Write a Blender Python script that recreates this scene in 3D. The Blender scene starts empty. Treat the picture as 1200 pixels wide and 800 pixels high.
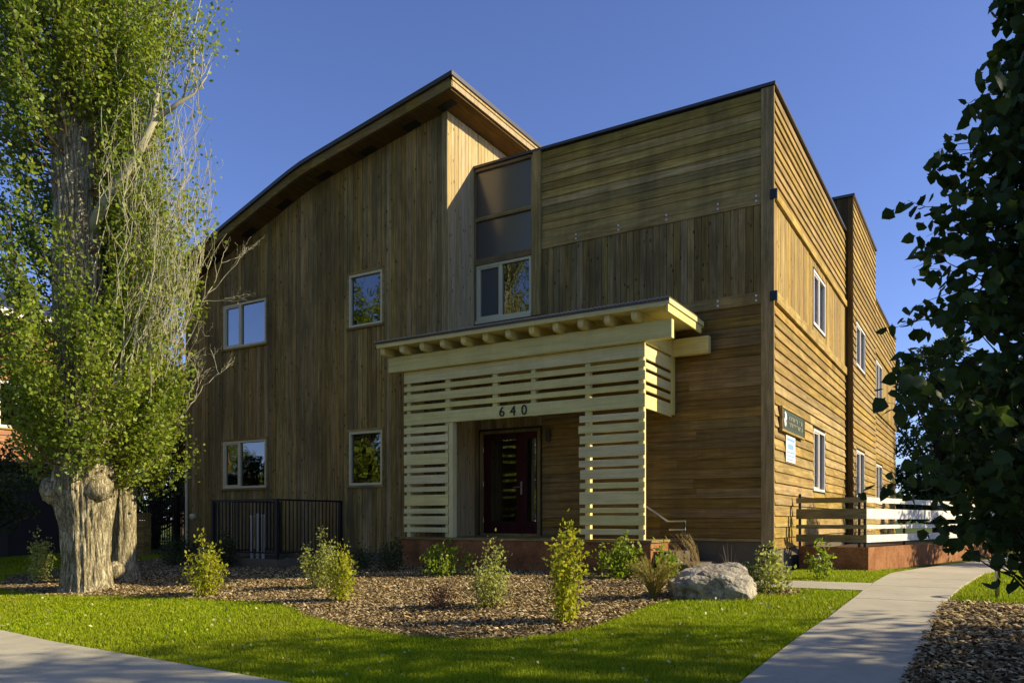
import bpy, bmesh, math, random
import numpy as np
from mathutils import Vector, noise

# ------------------------------------------------------------------ camera, sky, sun, exposure
SC = bpy.context.scene
COL = SC.collection
random.seed(7)
cam = bpy.data.cameras.new('camera')
cam.sensor_width = 36.0
cam.lens = 27.36
cam.shift_y = 0.1742
cam.clip_start = 0.05
cam.clip_end = 3000
camo = bpy.data.objects.new('camera', cam)
COL.objects.link(camo)
CAMP = (3.27, -14.40, 0.95)
camo.location = CAMP
camo.rotation_euler = (math.radians(90), 0, math.radians(31.32))
SC.camera = camo

SUN = Vector((1.0, 0.46, 0.60)).normalized()
world = bpy.data.worlds.new('World')
SC.world = world
world.use_nodes = True
wn = world.node_tree
wn.nodes.clear()
sky = wn.nodes.new('ShaderNodeTexSky')
sky.sky_type = 'NISHITA'
sky.sun_disc = False
sky.sun_elevation = math.asin(SUN.z)
sky.sun_rotation = math.atan2(SUN.x, SUN.y)
sky.altitude = 1600
sky.air_density = 1.0
sky.dust_density = 1.2
sky.ozone_density = 7.0
bg = wn.nodes.new('ShaderNodeBackground')
bg.inputs['Strength'].default_value = 0.108
wo = wn.nodes.new('ShaderNodeOutputWorld')
tint = wn.nodes.new('ShaderNodeMix')
tint.data_type = 'RGBA'; tint.blend_type = 'MULTIPLY'
tint.inputs[0].default_value = 1.0
tint.inputs[7].default_value = (1.06, 0.845, 0.92, 1)
wn.links.new(sky.outputs[0], tint.inputs[6])
wn.links.new(tint.outputs[2], bg.inputs[0])
wn.links.new(bg.outputs[0], wo.inputs[0])

sl = bpy.data.lights.new('sun', 'SUN')
sl.energy = 3.9
sl.angle = math.radians(0.53)
sl.color = (1.0, 0.85, 0.60)
so = bpy.data.objects.new('sun', sl)
so.rotation_euler = SUN.to_track_quat('Z', 'Y').to_euler()
so.location = (20, 10, 20)
COL.objects.link(so)
SC.view_settings.view_transform = 'Standard'
SC.view_settings.look = 'None'
SC.view_settings.exposure = 1.0
SC.view_settings.gamma = 1.0
SC.cycles.max_bounces = 6
SC.cycles.transparent_max_bounces = 8

# ------------------------------------------------------------------ helpers
def link(o, parent=None):
    COL.objects.link(o)
    if parent is not None:
        o.parent = parent
    return o

def tag(o, label=None, cat=None, group=None, kind=None):
    if label: o['label'] = label
    if cat: o['category'] = cat
    if group: o['group'] = group
    if kind: o['kind'] = kind
    return o

def empty(name, loc=(0, 0, 0), label=None, cat=None, group=None):
    o = bpy.data.objects.new(name, None)
    o.location = loc
    o.empty_display_size = 0.2
    link(o)
    return tag(o, label, cat, group)

class MB:
    """collects vertices and faces of one mesh, in world coordinates"""
    def __init__(self):
        self.v = []; self.f = []
    def add(self, verts, faces):
        b = len(self.v)
        self.v.extend([tuple(p) for p in verts])
        self.f.extend([tuple(b + i for i in f) for f in faces])
        return self
    def box(self, x0, x1, y0, y1, z0, z1):
        v = [(x0,y0,z0),(x1,y0,z0),(x1,y1,z0),(x0,y1,z0),(x0,y0,z1),(x1,y0,z1),(x1,y1,z1),(x0,y1,z1)]
        return self.add(v, [(0,3,2,1),(4,5,6,7),(0,1,5,4),(1,2,6,5),(2,3,7,6),(3,0,4,7)])
    def prism(self, prof, d):
        """polygon prof (3D points) swept by vector d"""
        n = len(prof)
        v = [tuple(p) for p in prof] + [tuple(p[i] + d[i] for i in range(3)) for p in prof]
        f = [tuple(range(n))[::-1], tuple(range(n, 2*n))]
        f += [(i, (i+1) % n, n + (i+1) % n, n + i) for i in range(n)]
        return self.add(v, f)
    def tube(self, pts, rad, n=6, cap=True):
        pts = [Vector(p) for p in pts]
        if not hasattr(rad, '__len__'): rad = [rad] * len(pts)
        rad = [float(q) for q in rad]
        rings = []
        up = Vector((0.13, 0.31, 0.94))
        for i, p in enumerate(pts):
            t = (pts[min(i+1, len(pts)-1)] - pts[max(i-1, 0)])
            t = t.normalized() if t.length > 1e-9 else Vector((0, 0, 1))
            a = t.cross(up)
            if a.length < 0.15: a = t.cross(Vector((1, 0, 0)))
            a.normalize(); b = t.cross(a)
            rings.append([p + rad[i] * (math.cos(2*math.pi*k/n) * a + math.sin(2*math.pi*k/n) * b) for k in range(n)])
        v = [q for r in rings for q in r]
        f = []
        for i in range(len(pts) - 1):
            for k in range(n):
                f.append((i*n + k, i*n + (k+1) % n, (i+1)*n + (k+1) % n, (i+1)*n + k))
        if cap:
            f.append(tuple(range(n))[::-1]); f.append(tuple((len(pts)-1)*n + k for k in range(n)))
        return self.add(v, f)
    def build(self, name, m, parent=None, smooth=False, center=True, recalc=True, loc=None):
        v = np.array(self.v, dtype=float)
        if loc is None:
            c = (v.min(0) + v.max(0)) / 2 if center else np.zeros(3)
        else:
            c = np.array(loc, float)
        me = bpy.data.meshes.new(name)
        me.from_pydata((v - c).tolist(), [], self.f)
        if recalc:
            bm = bmesh.new(); bm.from_mesh(me)
            bmesh.ops.recalc_face_normals(bm, faces=bm.faces[:])
            bm.to_mesh(me); bm.free()
        if smooth:
            me.polygons.foreach_set('use_smooth', [True] * len(me.polygons))
        me.materials.append(m)
        o = bpy.data.objects.new(name, me)
        o.location = c
        link(o)
        if parent is not None:
            o.parent = parent
            o.location = Vector(c) - world_loc(parent)
        return o

def world_loc(o):
    p = Vector(o.location)
    while o.parent:
        o = o.parent
        p += Vector(o.location)
    return p

def np_mesh(name, V, F, m, parent=None, smooth=False, loc=(0, 0, 0)):
    """large mesh of equal-sided faces from numpy arrays"""
    V = np.asarray(V, dtype=np.float32) - np.array(loc, np.float32); F = np.asarray(F, dtype=np.int32)
    me = bpy.data.meshes.new(name)
    me.vertices.add(len(V)); me.vertices.foreach_set('co', V.ravel())
    k = F.shape[1]
    me.loops.add(F.size); me.loops.foreach_set('vertex_index', F.ravel())
    me.polygons.add(len(F))
    me.polygons.foreach_set('loop_start', np.arange(0, F.size, k, dtype=np.int32))
    me.polygons.foreach_set('loop_total', np.full(len(F), k, dtype=np.int32))
    if smooth: me.polygons.foreach_set('use_smooth', np.ones(len(F), dtype=bool))
    me.update(calc_edges=True)
    me.materials.append(m)
    o = bpy.data.objects.new(name, me)
    o.location = loc
    link(o)
    if parent is not None:
        o.parent = parent
        o.location = Vector(loc) - world_loc(parent)
    return o

def copy_tree(o, parent=None):
    c = o.copy(); COL.objects.link(c); c.parent = parent
    for ch in o.children:
        copy_tree(ch, c)
    return c

_TY = np.array([-400, -11, -9.2, -6.4, -4.2, -2, 0, 800.])
_TZ = np.array([-.62, -.62, -.58, -.30, -.13, -.02, 0, 0.])
def gz(y):
    """height of the terrain: level by the house, falling towards the street"""
    y = np.asarray(y, float)
    return sum(np.interp(y + d, _TY, _TZ) for d in (-.9, -.6, -.3, 0, .3, .6, .9)) / 7

# ------------------------------------------------------------------ materials
def nt(name):
    m = bpy.data.materials.new(name); m.use_nodes = True
    t = m.node_tree
    b = t.nodes['Principled BSDF']
    b.inputs['Roughness'].default_value = 0.7
    return m, t, b

def N(t, kind, **kw):
    n = t.nodes.new(kind)
    for k, v in kw.items():
        setattr(n, k, v)
    return n

def mixc(t, fac, a, b, blend='MIX'):
    n = N(t, 'ShaderNodeMix', data_type='RGBA', blend_type=blend)
    for s, val in ((0, fac), (6, a), (7, b)):
        if hasattr(val, 'is_linked') or isinstance(val, bpy.types.NodeSocket): t.links.new(val, n.inputs[s])
        elif isinstance(val, tuple): n.inputs[s].default_value = (*val, 1) if len(val) == 3 else val
        else: n.inputs[s].default_value = val
    return n.outputs[2]

def math_(t, op, a, b=None):
    n = N(t, 'ShaderNodeMath', operation=op)
    for i, val in enumerate((a, b)):
        if val is None: continue
        if isinstance(val, bpy.types.NodeSocket): t.links.new(val, n.inputs[i])
        else: n.inputs[i].default_value = val
    return n.outputs[0]

def ramp(t, fac, stops):
    n = N(t, 'ShaderNodeValToRGB')
    e = n.color_ramp.elements
    while len(e) < len(stops): e.new(0.5)
    for i, (p, c) in enumerate(stops):
        e[i].position = p; e[i].color = (*c, 1) if len(c) == 3 else c
    t.links.new(fac, n.inputs[0])
    return n.outputs[0]

def noise_(t, vec, scale, detail=4, rough=0.55):
    n = N(t, 'ShaderNodeTexNoise')
    n.inputs['Scale'].default_value = scale; n.inputs['Detail'].default_value = detail; n.inputs['Roughness'].default_value = rough
    if vec is not None: t.links.new(vec, n.inputs['Vector'])
    return n.outputs[0]

def bump(t, b, h, strength=0.3, dist=0.01):
    n = N(t, 'ShaderNodeBump'); n.inputs['Strength'].default_value = strength; n.inputs['Distance'].default_value = dist
    t.links.new(h, n.inputs['Height']); t.links.new(n.outputs[0], b.inputs['Normal'])

def wood(name, axis, pal, knots=True, rough=0.75, weather=0.5, scale=1.0, rnd=1.0, mottle=0.75):
    """stained boards: every board its own tone and grain; pal = dark, mid, light"""
    m, t, b = nt(name)
    tc = N(t, 'ShaderNodeTexCoord'); oi = N(t, 'ShaderNodeObjectInfo'); ge = N(t, 'ShaderNodeNewGeometry')
    r = math_(t, 'FRACT', math_(t, 'ADD', oi.outputs['Random'], ge.outputs['Random Per Island']))
    off = N(t, 'ShaderNodeCombineXYZ')
    for i, k in enumerate((37.0, 91.0, 53.0)):
        t.links.new(math_(t, 'MULTIPLY', r, k), off.inputs[i])
    va = N(t, 'ShaderNodeVectorMath', operation='ADD')
    t.links.new(tc.outputs['Object'], va.inputs[0]); t.links.new(off.outputs[0], va.inputs[1])
    sc = [22.0 * scale] * 3; sc[axis] = 0.9 * scale
    mp = N(t, 'ShaderNodeMapping'); mp.inputs['Scale'].default_value = sc
    t.links.new(va.outputs[0], mp.inputs['Vector'])
    g = noise_(t, mp.outputs[0], 1.0, 6, 0.62)
    sc2 = [70.0 * scale] * 3; sc2[axis] = 2.0 * scale
    mp2 = N(t, 'ShaderNodeMapping'); mp2.inputs['Scale'].default_value = sc2
    t.links.new(va.outputs[0], mp2.inputs['Vector'])
    g2 = noise_(t, mp2.outputs[0], 1.0, 3, 0.5)
    gg = math_(t, 'ADD', math_(t, 'MULTIPLY', g, 0.65), math_(t, 'MULTIPLY', g2, 0.35))
    c = ramp(t, gg, [(0.32, pal[0]), (0.5, pal[1]), (0.68, pal[2])])
    sc3 = [7.0 * scale] * 3; sc3[axis] = 2.2 * scale
    mp3 = N(t, 'ShaderNodeMapping'); mp3.inputs['Scale'].default_value = sc3
    t.links.new(va.outputs[0], mp3.inputs['Vector'])
    mot = noise_(t, mp3.outputs[0], 1.0, 6, 0.7)
    mv = N(t, 'ShaderNodeHueSaturation'); t.links.new(c, mv.inputs['Color'])
    t.links.new(math_(t, 'ADD', math_(t, 'MULTIPLY', mot, 1.5 * mottle), 1 - .75 * mottle), mv.inputs['Value'])
    c = mv.outputs[0]
    # board to board tone
    tone = math_(t, 'ADD', math_(t, 'MULTIPLY', math_(t, 'FRACT', math_(t, 'MULTIPLY', r, 7.31)), 0.62 * rnd), 1 - 0.31 * rnd)
    hs = N(t, 'ShaderNodeHueSaturation')
    t.links.new(tone, hs.inputs['Value']); t.links.new(c, hs.inputs['Color'])
    t.links.new(math_(t, 'ADD', math_(t, 'MULTIPLY', math_(t, 'FRACT', math_(t, 'MULTIPLY', r, 13.7)), 0.012), 0.491), hs.inputs['Hue'])
    t.links.new(math_(t, 'ADD', math_(t, 'MULTIPLY', math_(t, 'FRACT', math_(t, 'MULTIPLY', r, 3.9)), 0.22), 0.86), hs.inputs['Saturation'])
    c = hs.outputs[0]
    # weather blotches run across neighbouring boards: world position
    wm = N(t, 'ShaderNodeMapping'); wm.inputs['Scale'].default_value = (1.5, 1.5, 0.42)
    t.links.new(ge.outputs['Position'], wm.inputs['Vector'])
    w = noise_(t, wm.outputs[0], 1.0, 6, 0.65)
    wf = ramp(t, w, [(0.40, (0, 0, 0)), (0.64, (weather, weather, weather))])
    c = mixc(t, wf, c, mixc(t, 0.75, c, (0.080, 0.068, 0.034)))
    if knots:
        vs = [9.0] * 3; vs[axis] = 4.2
        mk = N(t, 'ShaderNodeMapping'); mk.inputs['Scale'].default_value = vs
        t.links.new(va.outputs[0], mk.inputs['Vector'])
        vo = N(t, 'ShaderNodeTexVoronoi'); vo.inputs['Scale'].default_value = 1.0
        t.links.new(mk.outputs[0], vo.inputs['Vector'])
        kf = ramp(t, vo.outputs['Distance'], [(0.10, (1, 1, 1)), (0.20, (0, 0, 0))])
        vsel = N(t, 'ShaderNodeSeparateColor'); t.links.new(vo.outputs['Color'], vsel.inputs[0])
        kf2 = math_(t, 'MULTIPLY', kf, math_(t, 'GREATER_THAN', vsel.outputs[0], 0.45))
        c = mixc(t, math_(t, 'MULTIPLY', kf2, 0.9), c, (pal[0][0]*.35, pal[0][1]*.3, pal[0][2]*.3))
    t.links.new(c, b.inputs['Base Color'])
    b.inputs['Roughness'].default_value = rough
    b.inputs['Specular IOR Level'].default_value = 0.06
    bump(t, b, gg, 0.35, 0.004)
    return m

def plain(name, col, rough=0.6, metal=0.0, var=0.12, scale=6.0, bmp=0.0, spec=0.5):
    m, t, b = nt(name)
    tc = N(t, 'ShaderNodeTexCoord')
    n = noise_(t, tc.outputs['Object'], scale, 5, 0.6)
    c = mixc(t, n, tuple(x * (1 - var) for x in col), tuple(min(1, x * (1 + var)) for x in col))
    t.links.new(c, b.inputs['Base Color'])
    b.inputs['Roughness'].default_value = rough; b.inputs['Metallic'].default_value = metal
    b.inputs['Specular IOR Level'].default_value = spec
    if bmp: bump(t, b, n, bmp, 0.01)
    return m

def leafmat(name, c0, c1, trans=0.35, rough=0.5, spec=0.35):
    m, t, b = nt(name)
    ge = N(t, 'ShaderNodeNewGeometry')
    c = mixc(t, ge.outputs['Random Per Island'], c0, c1)
    big = noise_(t, ge.outputs['Position'], 1.1, 3, 0.6)
    hs = N(t, 'ShaderNodeHueSaturation'); t.links.new(c, hs.inputs['Color'])
    t.links.new(math_(t, 'ADD', math_(t, 'MULTIPLY', big, 0.7), 0.65), hs.inputs['Value'])
    t.links.new(hs.outputs[0], b.inputs['Base Color'])
    b.inputs['Roughness'].default_value = rough
    b.inputs['Specular IOR Level'].default_value = spec
    tr = N(t, 'ShaderNodeBsdfTranslucent')
    t.links.new(mixc(t, 0.5, hs.outputs[0], (min(1, c1[0]*1.5), min(1, c1[1]*1.5), c1[2]*0.7)), tr.inputs[0])
    mx = N(t, 'ShaderNodeMixShader'); mx.inputs[0].default_value = trans
    t.links.new(b.outputs[0], mx.inputs[1]); t.links.new(tr.outputs[0], mx.inputs[2])
    t.links.new(mx.outputs[0], t.nodes['Material Output'].inputs[0])
    return m

def concrete(name, base, joint=None):
    m, t, b = nt(name)
    ge = N(t, 'ShaderNodeNewGeometry')
    n1 = noise_(t, ge.outputs['Position'], 0.8, 6, 0.62)
    n2 = noise_(t, ge.outputs['Position'], 55, 3, 0.6)
    c = mixc(t, ramp(t, n1, [(0.3, (0, 0, 0)), (0.7, (1, 1, 1))]), tuple(x*.78 for x in base), tuple(x*1.12 for x in base))
    c = mixc(t, math_(t, 'MULTIPLY', n2, 0.35), c, tuple(x*.55 for x in base))
    n3 = noise_(t, ge.outputs['Position'], 5.5, 7, 0.7)
    c = mixc(t, ramp(t, n3, [(0.52, (0, 0, 0)), (0.70, (.55, .55, .55))]), c, tuple(x*.62 for x in base))
    t.links.new(c, b.inputs['Base Color'])
    b.inputs['Roughness'].default_value = 0.85; b.inputs['Specular IOR Level'].default_value = 0.25
    bump(t, b, n2, 0.25, 0.004)
    return m

PAL = ((0.170, 0.116, 0.026), (0.365, 0.262, 0.068), (0.510, 0.382, 0.118))
PALV = ((0.132, 0.090, 0.026), (0.290, 0.205, 0.065), (0.430, 0.318, 0.112))
PALR = ((0.175, 0.110, 0.028), (0.345, 0.240, 0.070), (0.480, 0.355, 0.120))
M = {}
M['lap_x'] = wood('stained cedar lap boards', 0, PAL, knots=False, weather=0.7, rnd=0.85)
M['lap_shaded'] = wood('cedar lap boards with shade in the colour', 0, ((0.105, 0.064, 0.015), (0.225, 0.145, 0.036), (0.345, 0.235, 0.066)), knots=False, weather=0.5, rnd=0.75)  # same cedar as the upper laps, shade put into its colour
M['vert'] = wood('stained cedar upright boards', 2, PALV, weather=0.8, rnd=0.8)
M['lap_y'] = wood('cedar lap boards of the side', 1, PALR, knots=False, weather=0.35, rnd=0.7)
M['vert_side'] = wood('cedar upright boards of the side', 2, PALR, weather=0.2, rnd=0.7)
M['trim_z'] = wood('cedar trim upright', 2, PALV, knots=False, weather=0.6)
M['trim_x'] = wood('cedar trim level', 0, PALV, knots=False, weather=0.6)
M['trim_y'] = wood('cedar trim of the side', 1, PAL, knots=False, weather=0.5)
M['return'] = wood('cedar boards lightened for sun', 2, ((0.28, 0.205, 0.085), (0.46, 0.355, 0.155), (0.58, 0.47, 0.24)), weather=0.08, rnd=0.3, mottle=.4)  # wing cedar made paler, part of the sunlight is in the colour
M['fascia'] = wood('honey cedar fascia', 0, ((0.14, 0.095, 0.026), (0.235, 0.165, 0.045), (0.31, 0.225, 0.07)), knots=False, weather=0.2, rnd=0.4)
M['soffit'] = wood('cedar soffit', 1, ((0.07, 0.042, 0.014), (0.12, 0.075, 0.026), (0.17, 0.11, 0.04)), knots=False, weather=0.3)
M['sheath'] = plain('dark wall membrane', (0.02, 0.017, 0.012), 0.9)
CREAM = ((0.60, 0.53, 0.20), (0.74, 0.66, 0.265), (0.80, 0.72, 0.32))
M['cream_x'] = wood('cream painted wood', 0, CREAM, knots=False, weather=0.2, rnd=0.2, rough=0.55, mottle=0.28)
M['cream_y'] = wood('cream painted wood across', 1, CREAM, knots=False, weather=0.2, rnd=0.2, rough=0.55, mottle=0.28)
M['cream_z'] = wood('cream painted upright', 2, CREAM, knots=False, weather=0.2, rnd=0.2, rough=0.55, mottle=0.28)
M['win_frame'] = plain('pale window vinyl', (0.60, 0.55, 0.32), 0.45, var=0.05)
M['win_white'] = plain('white window vinyl', (0.74, 0.70, 0.60), 0.45, var=0.05)
M['roof_metal'] = plain('dark bronze roof metal', (0.075, 0.07, 0.065), 0.4, 0.6, var=0.1)
M['corr_metal'] = plain('galvanised corrugated metal', (0.42, 0.40, 0.36), 0.38, 0.85, var=0.15)
M['black_metal'] = plain('black painted metal', (0.016, 0.015, 0.014), 0.45, 0.2)
M['steel'] = plain('brushed steel', (0.55, 0.53, 0.48), 0.3, 0.95)
M['bolt'] = plain('galvanised bolt', (0.62, 0.60, 0.52), 0.4, 0.6)
M['dark_opening'] = plain('dark vent opening', (0.012, 0.011, 0.01), 0.9)
M['interior'] = plain('unlit room plaster', (0.10, 0.095, 0.085), 0.9)
M['door_red'] = wood('dark red stained door', 2, ((0.030, 0.008, 0.006), (0.055, 0.014, 0.011), (0.075, 0.020, 0.014)), knots=False, weather=0.0, rnd=0.1, rough=0.4)
M['concrete'] = concrete('pale broomed concrete', (0.50, 0.455, 0.325))
M['walk_conc'] = concrete('pavement concrete', (0.52, 0.48, 0.33))
M['found'] = concrete('dark foundation concrete', (0.15, 0.125, 0.08))
M['white_pipe'] = plain('white plastic pipe', (0.50, 0.48, 0.40), 0.4, var=0.04)
M['fence_white'] = wood('weathered white boards', 0, ((0.60, 0.57, 0.48), (0.72, 0.69, 0.60), (0.80, 0.77, 0.68)), knots=False, weather=0.12, rnd=0.15, rough=0.6)
M['fence_shaded'] = wood('fence boards darkened for shade', 0, ((0.13, 0.11, 0.05), (0.22, 0.19, 0.09), (0.30, 0.26, 0.13)), knots=False, weather=0.3, rnd=0.3)  # front run of the white fence, darkened in colour for shade
M['sign_green'] = plain('dark green sign face', (0.028, 0.05, 0.026), 0.6, scale=30, var=0.35)
M['sign_gold'] = plain('faded gilt lettering', (0.30, 0.30, 0.20), 0.5)
M['sign_white'] = plain('white sign paint', (0.78, 0.78, 0.74), 0.5, var=0.04)
M['sign_blue'] = plain('pale blue sign print', (0.22, 0.42, 0.62), 0.5)
M['digit'] = plain('dark bronze digits', (0.03, 0.028, 0.022), 0.45, 0.5)
M['lamp_body'] = plain('dark bronze lamp body', (0.05, 0.04, 0.03), 0.5, 0.4)

def corten():
    m, t, b = nt('rusted steel sheet')
    ge = N(t, 'ShaderNodeNewGeometry')
    n1 = noise_(t, ge.outputs['Position'], 2.2, 7, 0.65)
    n2 = noise_(t, ge.outputs['Position'], 24, 5, 0.7)
    c = ramp(t, math_(t, 'ADD', math_(t, 'MULTIPLY', n1, .6), math_(t, 'MULTIPLY', n2, .4)),
             [(0.33, (0.10, 0.038, 0.013)), (0.5, (0.27, 0.115, 0.040)), (0.66, (0.40, 0.200, 0.085))])
    t.links.new(c, b.inputs['Base Color']); b.inputs['Roughness'].default_value = 0.85
    b.inputs['Specular IOR Level'].default_value = 0.2
    bump(t, b, n2, 0.3, 0.004)
    return m
M['corten'] = corten()

def glass(name, tint, ior=1.9, body=None):
    """pane: reflects by Fresnel, otherwise lets the eye through to the room"""
    m, t, b = nt(name)
    t.nodes.remove(b)
    fr = N(t, 'ShaderNodeFresnel'); fr.inputs[0].default_value = ior
    gl = N(t, 'ShaderNodeBsdfGlossy'); gl.inputs['Roughness'].default_value = 0.015; gl.inputs[0].default_value = (0.95, 0.96, 0.97, 1)
    tr = N(t, 'ShaderNodeBsdfTransparent'); tr.inputs[0].default_value = (*tint, 1)
    # slight waviness of real panes
    ge = N(t, 'ShaderNodeNewGeometry')
    nz = noise_(t, ge.outputs['Position'], 1.6, 2, 0.5)
    bp = N(t, 'ShaderNodeBump'); bp.inputs['Strength'].default_value = 0.06; bp.inputs['Distance'].default_value = 0.05
    t.links.new(nz, bp.inputs['Height']); t.links.new(bp.outputs[0], gl.inputs['Normal'])
    mx = N(t, 'ShaderNodeMixShader')
    t.links.new(fr.outputs[0], mx.inputs[0]); t.links.new(tr.outputs[0], mx.inputs[1]); t.links.new(gl.outputs[0], mx.inputs[2])
    t.links.new(mx.outputs[0], t.nodes['Material Output'].inputs[0])
    return m
M['glass'] = glass('window glass', (0.55, 0.57, 0.55), 2.3)
M['glass_bright'] = glass('coated window glass', (0.4, 0.42, 0.42), 3.2)
M['frosted'] = plain('grey frosted glass', (0.085, 0.08, 0.062), 0.22, 0.0, var=0.15, scale=1.2, spec=0.9)
M['blind'] = plain('pale window blind', (0.40, 0.42, 0.40), 0.8)
M['screen'] = plain('grey insect screen', (0.085, 0.085, 0.065), 0.8)

def ground_mat():
    m, t, b = nt('short turf soil')
    ge = N(t, 'ShaderNodeNewGeometry')
    n1 = noise_(t, ge.outputs['Position'], 0.7, 6, 0.6); n2 = noise_(t, ge.outputs['Position'], 30, 4, 0.7)
    c = mixc(t, n1, (0.065, 0.095, 0.008), (0.10, 0.13, 0.012))
    c = mixc(t, math_(t, 'MULTIPLY', n2, 0.7), c, (0.03, 0.045, 0.008))
    t.links.new(c, b.inputs['Base Color']); b.inputs['Roughness'].default_value = 0.95
    b.inputs['Specular IOR Level'].default_value = 0.1
    return m
M['ground'] = ground_mat()

def mulch_mat(name, chips):
    m, t, b = nt(name)
    ge = N(t, 'ShaderNodeNewGeometry')
    if chips:
        c = ramp(t, ge.outputs['Random Per Island'], [(0.0, (0.045, 0.027, 0.011)), (0.40, (0.165, 0.108, 0.042)), (0.75, (0.38, 0.280, 0.122)), (1.0, (0.68, 0.55, 0.30))])
    else:
        n2 = noise_(t, ge.outputs['Position'], 40, 5, 0.7)
        c = ramp(t, n2, [(0.35, (0.03, 0.016, 0.008)), (0.65, (0.13, 0.078, 0.042))])
        bump(t, b, n2, 0.8, 0.02)
    t.links.new(c, b.inputs['Base Color']); b.inputs['Roughness'].default_value = 0.9
    b.inputs['Specular IOR Level'].default_value = 0.15
    return m
M['mulch'] = mulch_mat('bark mulch bed', False)
M['chips'] = mulch_mat('bark chips', True)

def grass_mat():
    m, t, b = nt('lawn grass')
    ge = N(t, 'ShaderNodeNewGeometry')
    c = mixc(t, ge.outputs['Random Per Island'], (0.210, 0.310, 0.003), (0.430, 0.530, 0.010))
    big = noise_(t, ge.outputs['Position'], 0.55, 4, 0.6)
    c = mixc(t, ramp(t, big, [(0.35, (0, 0, 0)), (0.7, (0.55, .55, .55))]), c, (0.33, 0.33, 0.02))
    t.links.new(c, b.inputs['Base Color']); b.inputs['Roughness'].default_value = 0.55
    b.inputs['Specular IOR Level'].default_value = 0.2
    tr = N(t, 'ShaderNodeBsdfTranslucent'); t.links.new(c, tr.inputs[0])
    mx = N(t, 'ShaderNodeMixShader'); mx.inputs[0].default_value = 0.4
    t.links.new(b.outputs[0], mx.inputs[1]); t.links.new(tr.outputs[0], mx.inputs[2])
    t.links.new(mx.outputs[0], t.nodes['Material Output'].inputs[0])
    return m
M['grass'] = grass_mat()

def bark_mat(name, c0, c1, c2, sc=1.0):
    m, t, b = nt(name)
    tc = N(t, 'ShaderNodeTexCoord')
    mp = N(t, 'ShaderNodeMapping'); mp.inputs['Scale'].default_value = (14*sc, 14*sc, 2.1*sc)
    t.links.new(tc.outputs['Object'], mp.inputs['Vector'])
    n = noise_(t, mp.outputs[0], 1.0, 5, 0.6)
    # furrows: thin dark seams where the stretched noise passes its middle value
    rid = math_(t, 'ABSOLUTE', math_(t, 'SUBTRACT', n, 0.5))
    fur = ramp(t, rid, [(0.0, (0, 0, 0)), (0.05, (.45, .45, .45)), (0.14, (1, 1, 1))])
    # broken plates between the furrows
    mpv = N(t, 'ShaderNodeMapping'); mpv.inputs['Scale'].default_value = (13*sc, 13*sc, 4.2*sc)
    wob = N(t, 'ShaderNodeVectorMath', operation='ADD')
    nv = N(t, 'ShaderNodeTexNoise'); nv.inputs['Scale'].default_value = 5*sc; t.links.new(tc.outputs['Object'], nv.inputs['Vector'])
    sv = N(t, 'ShaderNodeVectorMath', operation='SCALE'); sv.inputs['Scale'].default_value = .16
    t.links.new(nv.outputs['Color'], sv.inputs[0]); t.links.new(sv.outputs[0], wob.inputs[0]); t.links.new(tc.outputs['Object'], wob.inputs[1])
    t.links.new(wob.outputs[0], mpv.inputs['Vector'])
    ve = N(t, 'ShaderNodeTexVoronoi', feature='DISTANCE_TO_EDGE'); ve.inputs['Scale'].default_value = 1.0
    t.links.new(mpv.outputs[0], ve.inputs['Vector'])
    plate = ramp(t, ve.outputs['Distance'], [(0.0, (.15, .15, .15)), (0.10, (.75, .75, .75)), (0.3, (1, 1, 1))])
    fur = math_(t, 'MINIMUM', fur, plate)
    n2 = noise_(t, tc.outputs['Object'], 30*sc, 6, 0.75)
    f = math_(t, 'ADD', math_(t, 'MULTIPLY', fur, .55), math_(t, 'MULTIPLY', n2, .55))
    c = ramp(t, f, [(0.28, c0), (0.60, c1), (0.92, c2)])
    t.links.new(c, b.inputs['Base Color']); b.inputs['Roughness'].default_value = 0.95
    b.inputs['Specular IOR Level'].default_value = 0.1
    bump(t, b, f, 0.7, 0.035)
    return m
M['bark'] = bark_mat('furrowed grey bark', (0.12, 0.095, 0.045), (0.39, 0.345, 0.205), (0.60, 0.54, 0.36))
M['twig'] = plain('pale bare twigs', (0.44, 0.41, 0.25), 0.9, scale=3, var=0.3)
M['dark_bark'] = bark_mat('dark bark', (0.03, 0.024, 0.016), (0.07, 0.056, 0.038), (0.12, 0.10, 0.07))
M['stem'] = plain('brown stems', (0.12, 0.085, 0.04), 0.9)
M['poplar_leaf'] = leafmat('poplar leaves', (0.095, 0.165, 0.012), (0.235, 0.310, 0.035), 0.42)
M['poplar_leaf_b'] = leafmat('lighter poplar leaves', (0.130, 0.205, 0.012), (0.330, 0.390, 0.045), 0.42)
M['dark_leaf'] = leafmat('dark broad leaves', (0.026, 0.050, 0.012), (0.066, 0.104, 0.022), 0.34, 0.5, 0.2)
M['bg_leaf'] = leafmat('distant tree leaves', (0.024, 0.048, 0.010), (0.075, 0.110, 0.018), 0.25)
M['orange_leaf'] = leafmat('autumn orange leaves', (0.26, 0.13, 0.03), (0.42, 0.24, 0.06), 0.3)
M['shrub_yellow'] = leafmat('yellow green shrub leaves', (0.22, 0.27, 0.010), (0.48, 0.47, 0.035), 0.48)
M['shrub_grey'] = leafmat('grey green shrub leaves', (0.20, 0.25, 0.050), (0.45, 0.47, 0.13), 0.45)
M['shrub_green'] = leafmat('mid green shrub leaves', (0.13, 0.22, 0.016), (0.30, 0.38, 0.03), 0.45)
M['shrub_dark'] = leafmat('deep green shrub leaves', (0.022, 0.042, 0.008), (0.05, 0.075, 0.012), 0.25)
M['shrub_red'] = leafmat('dull red shrub leaves', (0.07, 0.022, 0.012), (0.14, 0.05, 0.028), 0.25)
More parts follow.
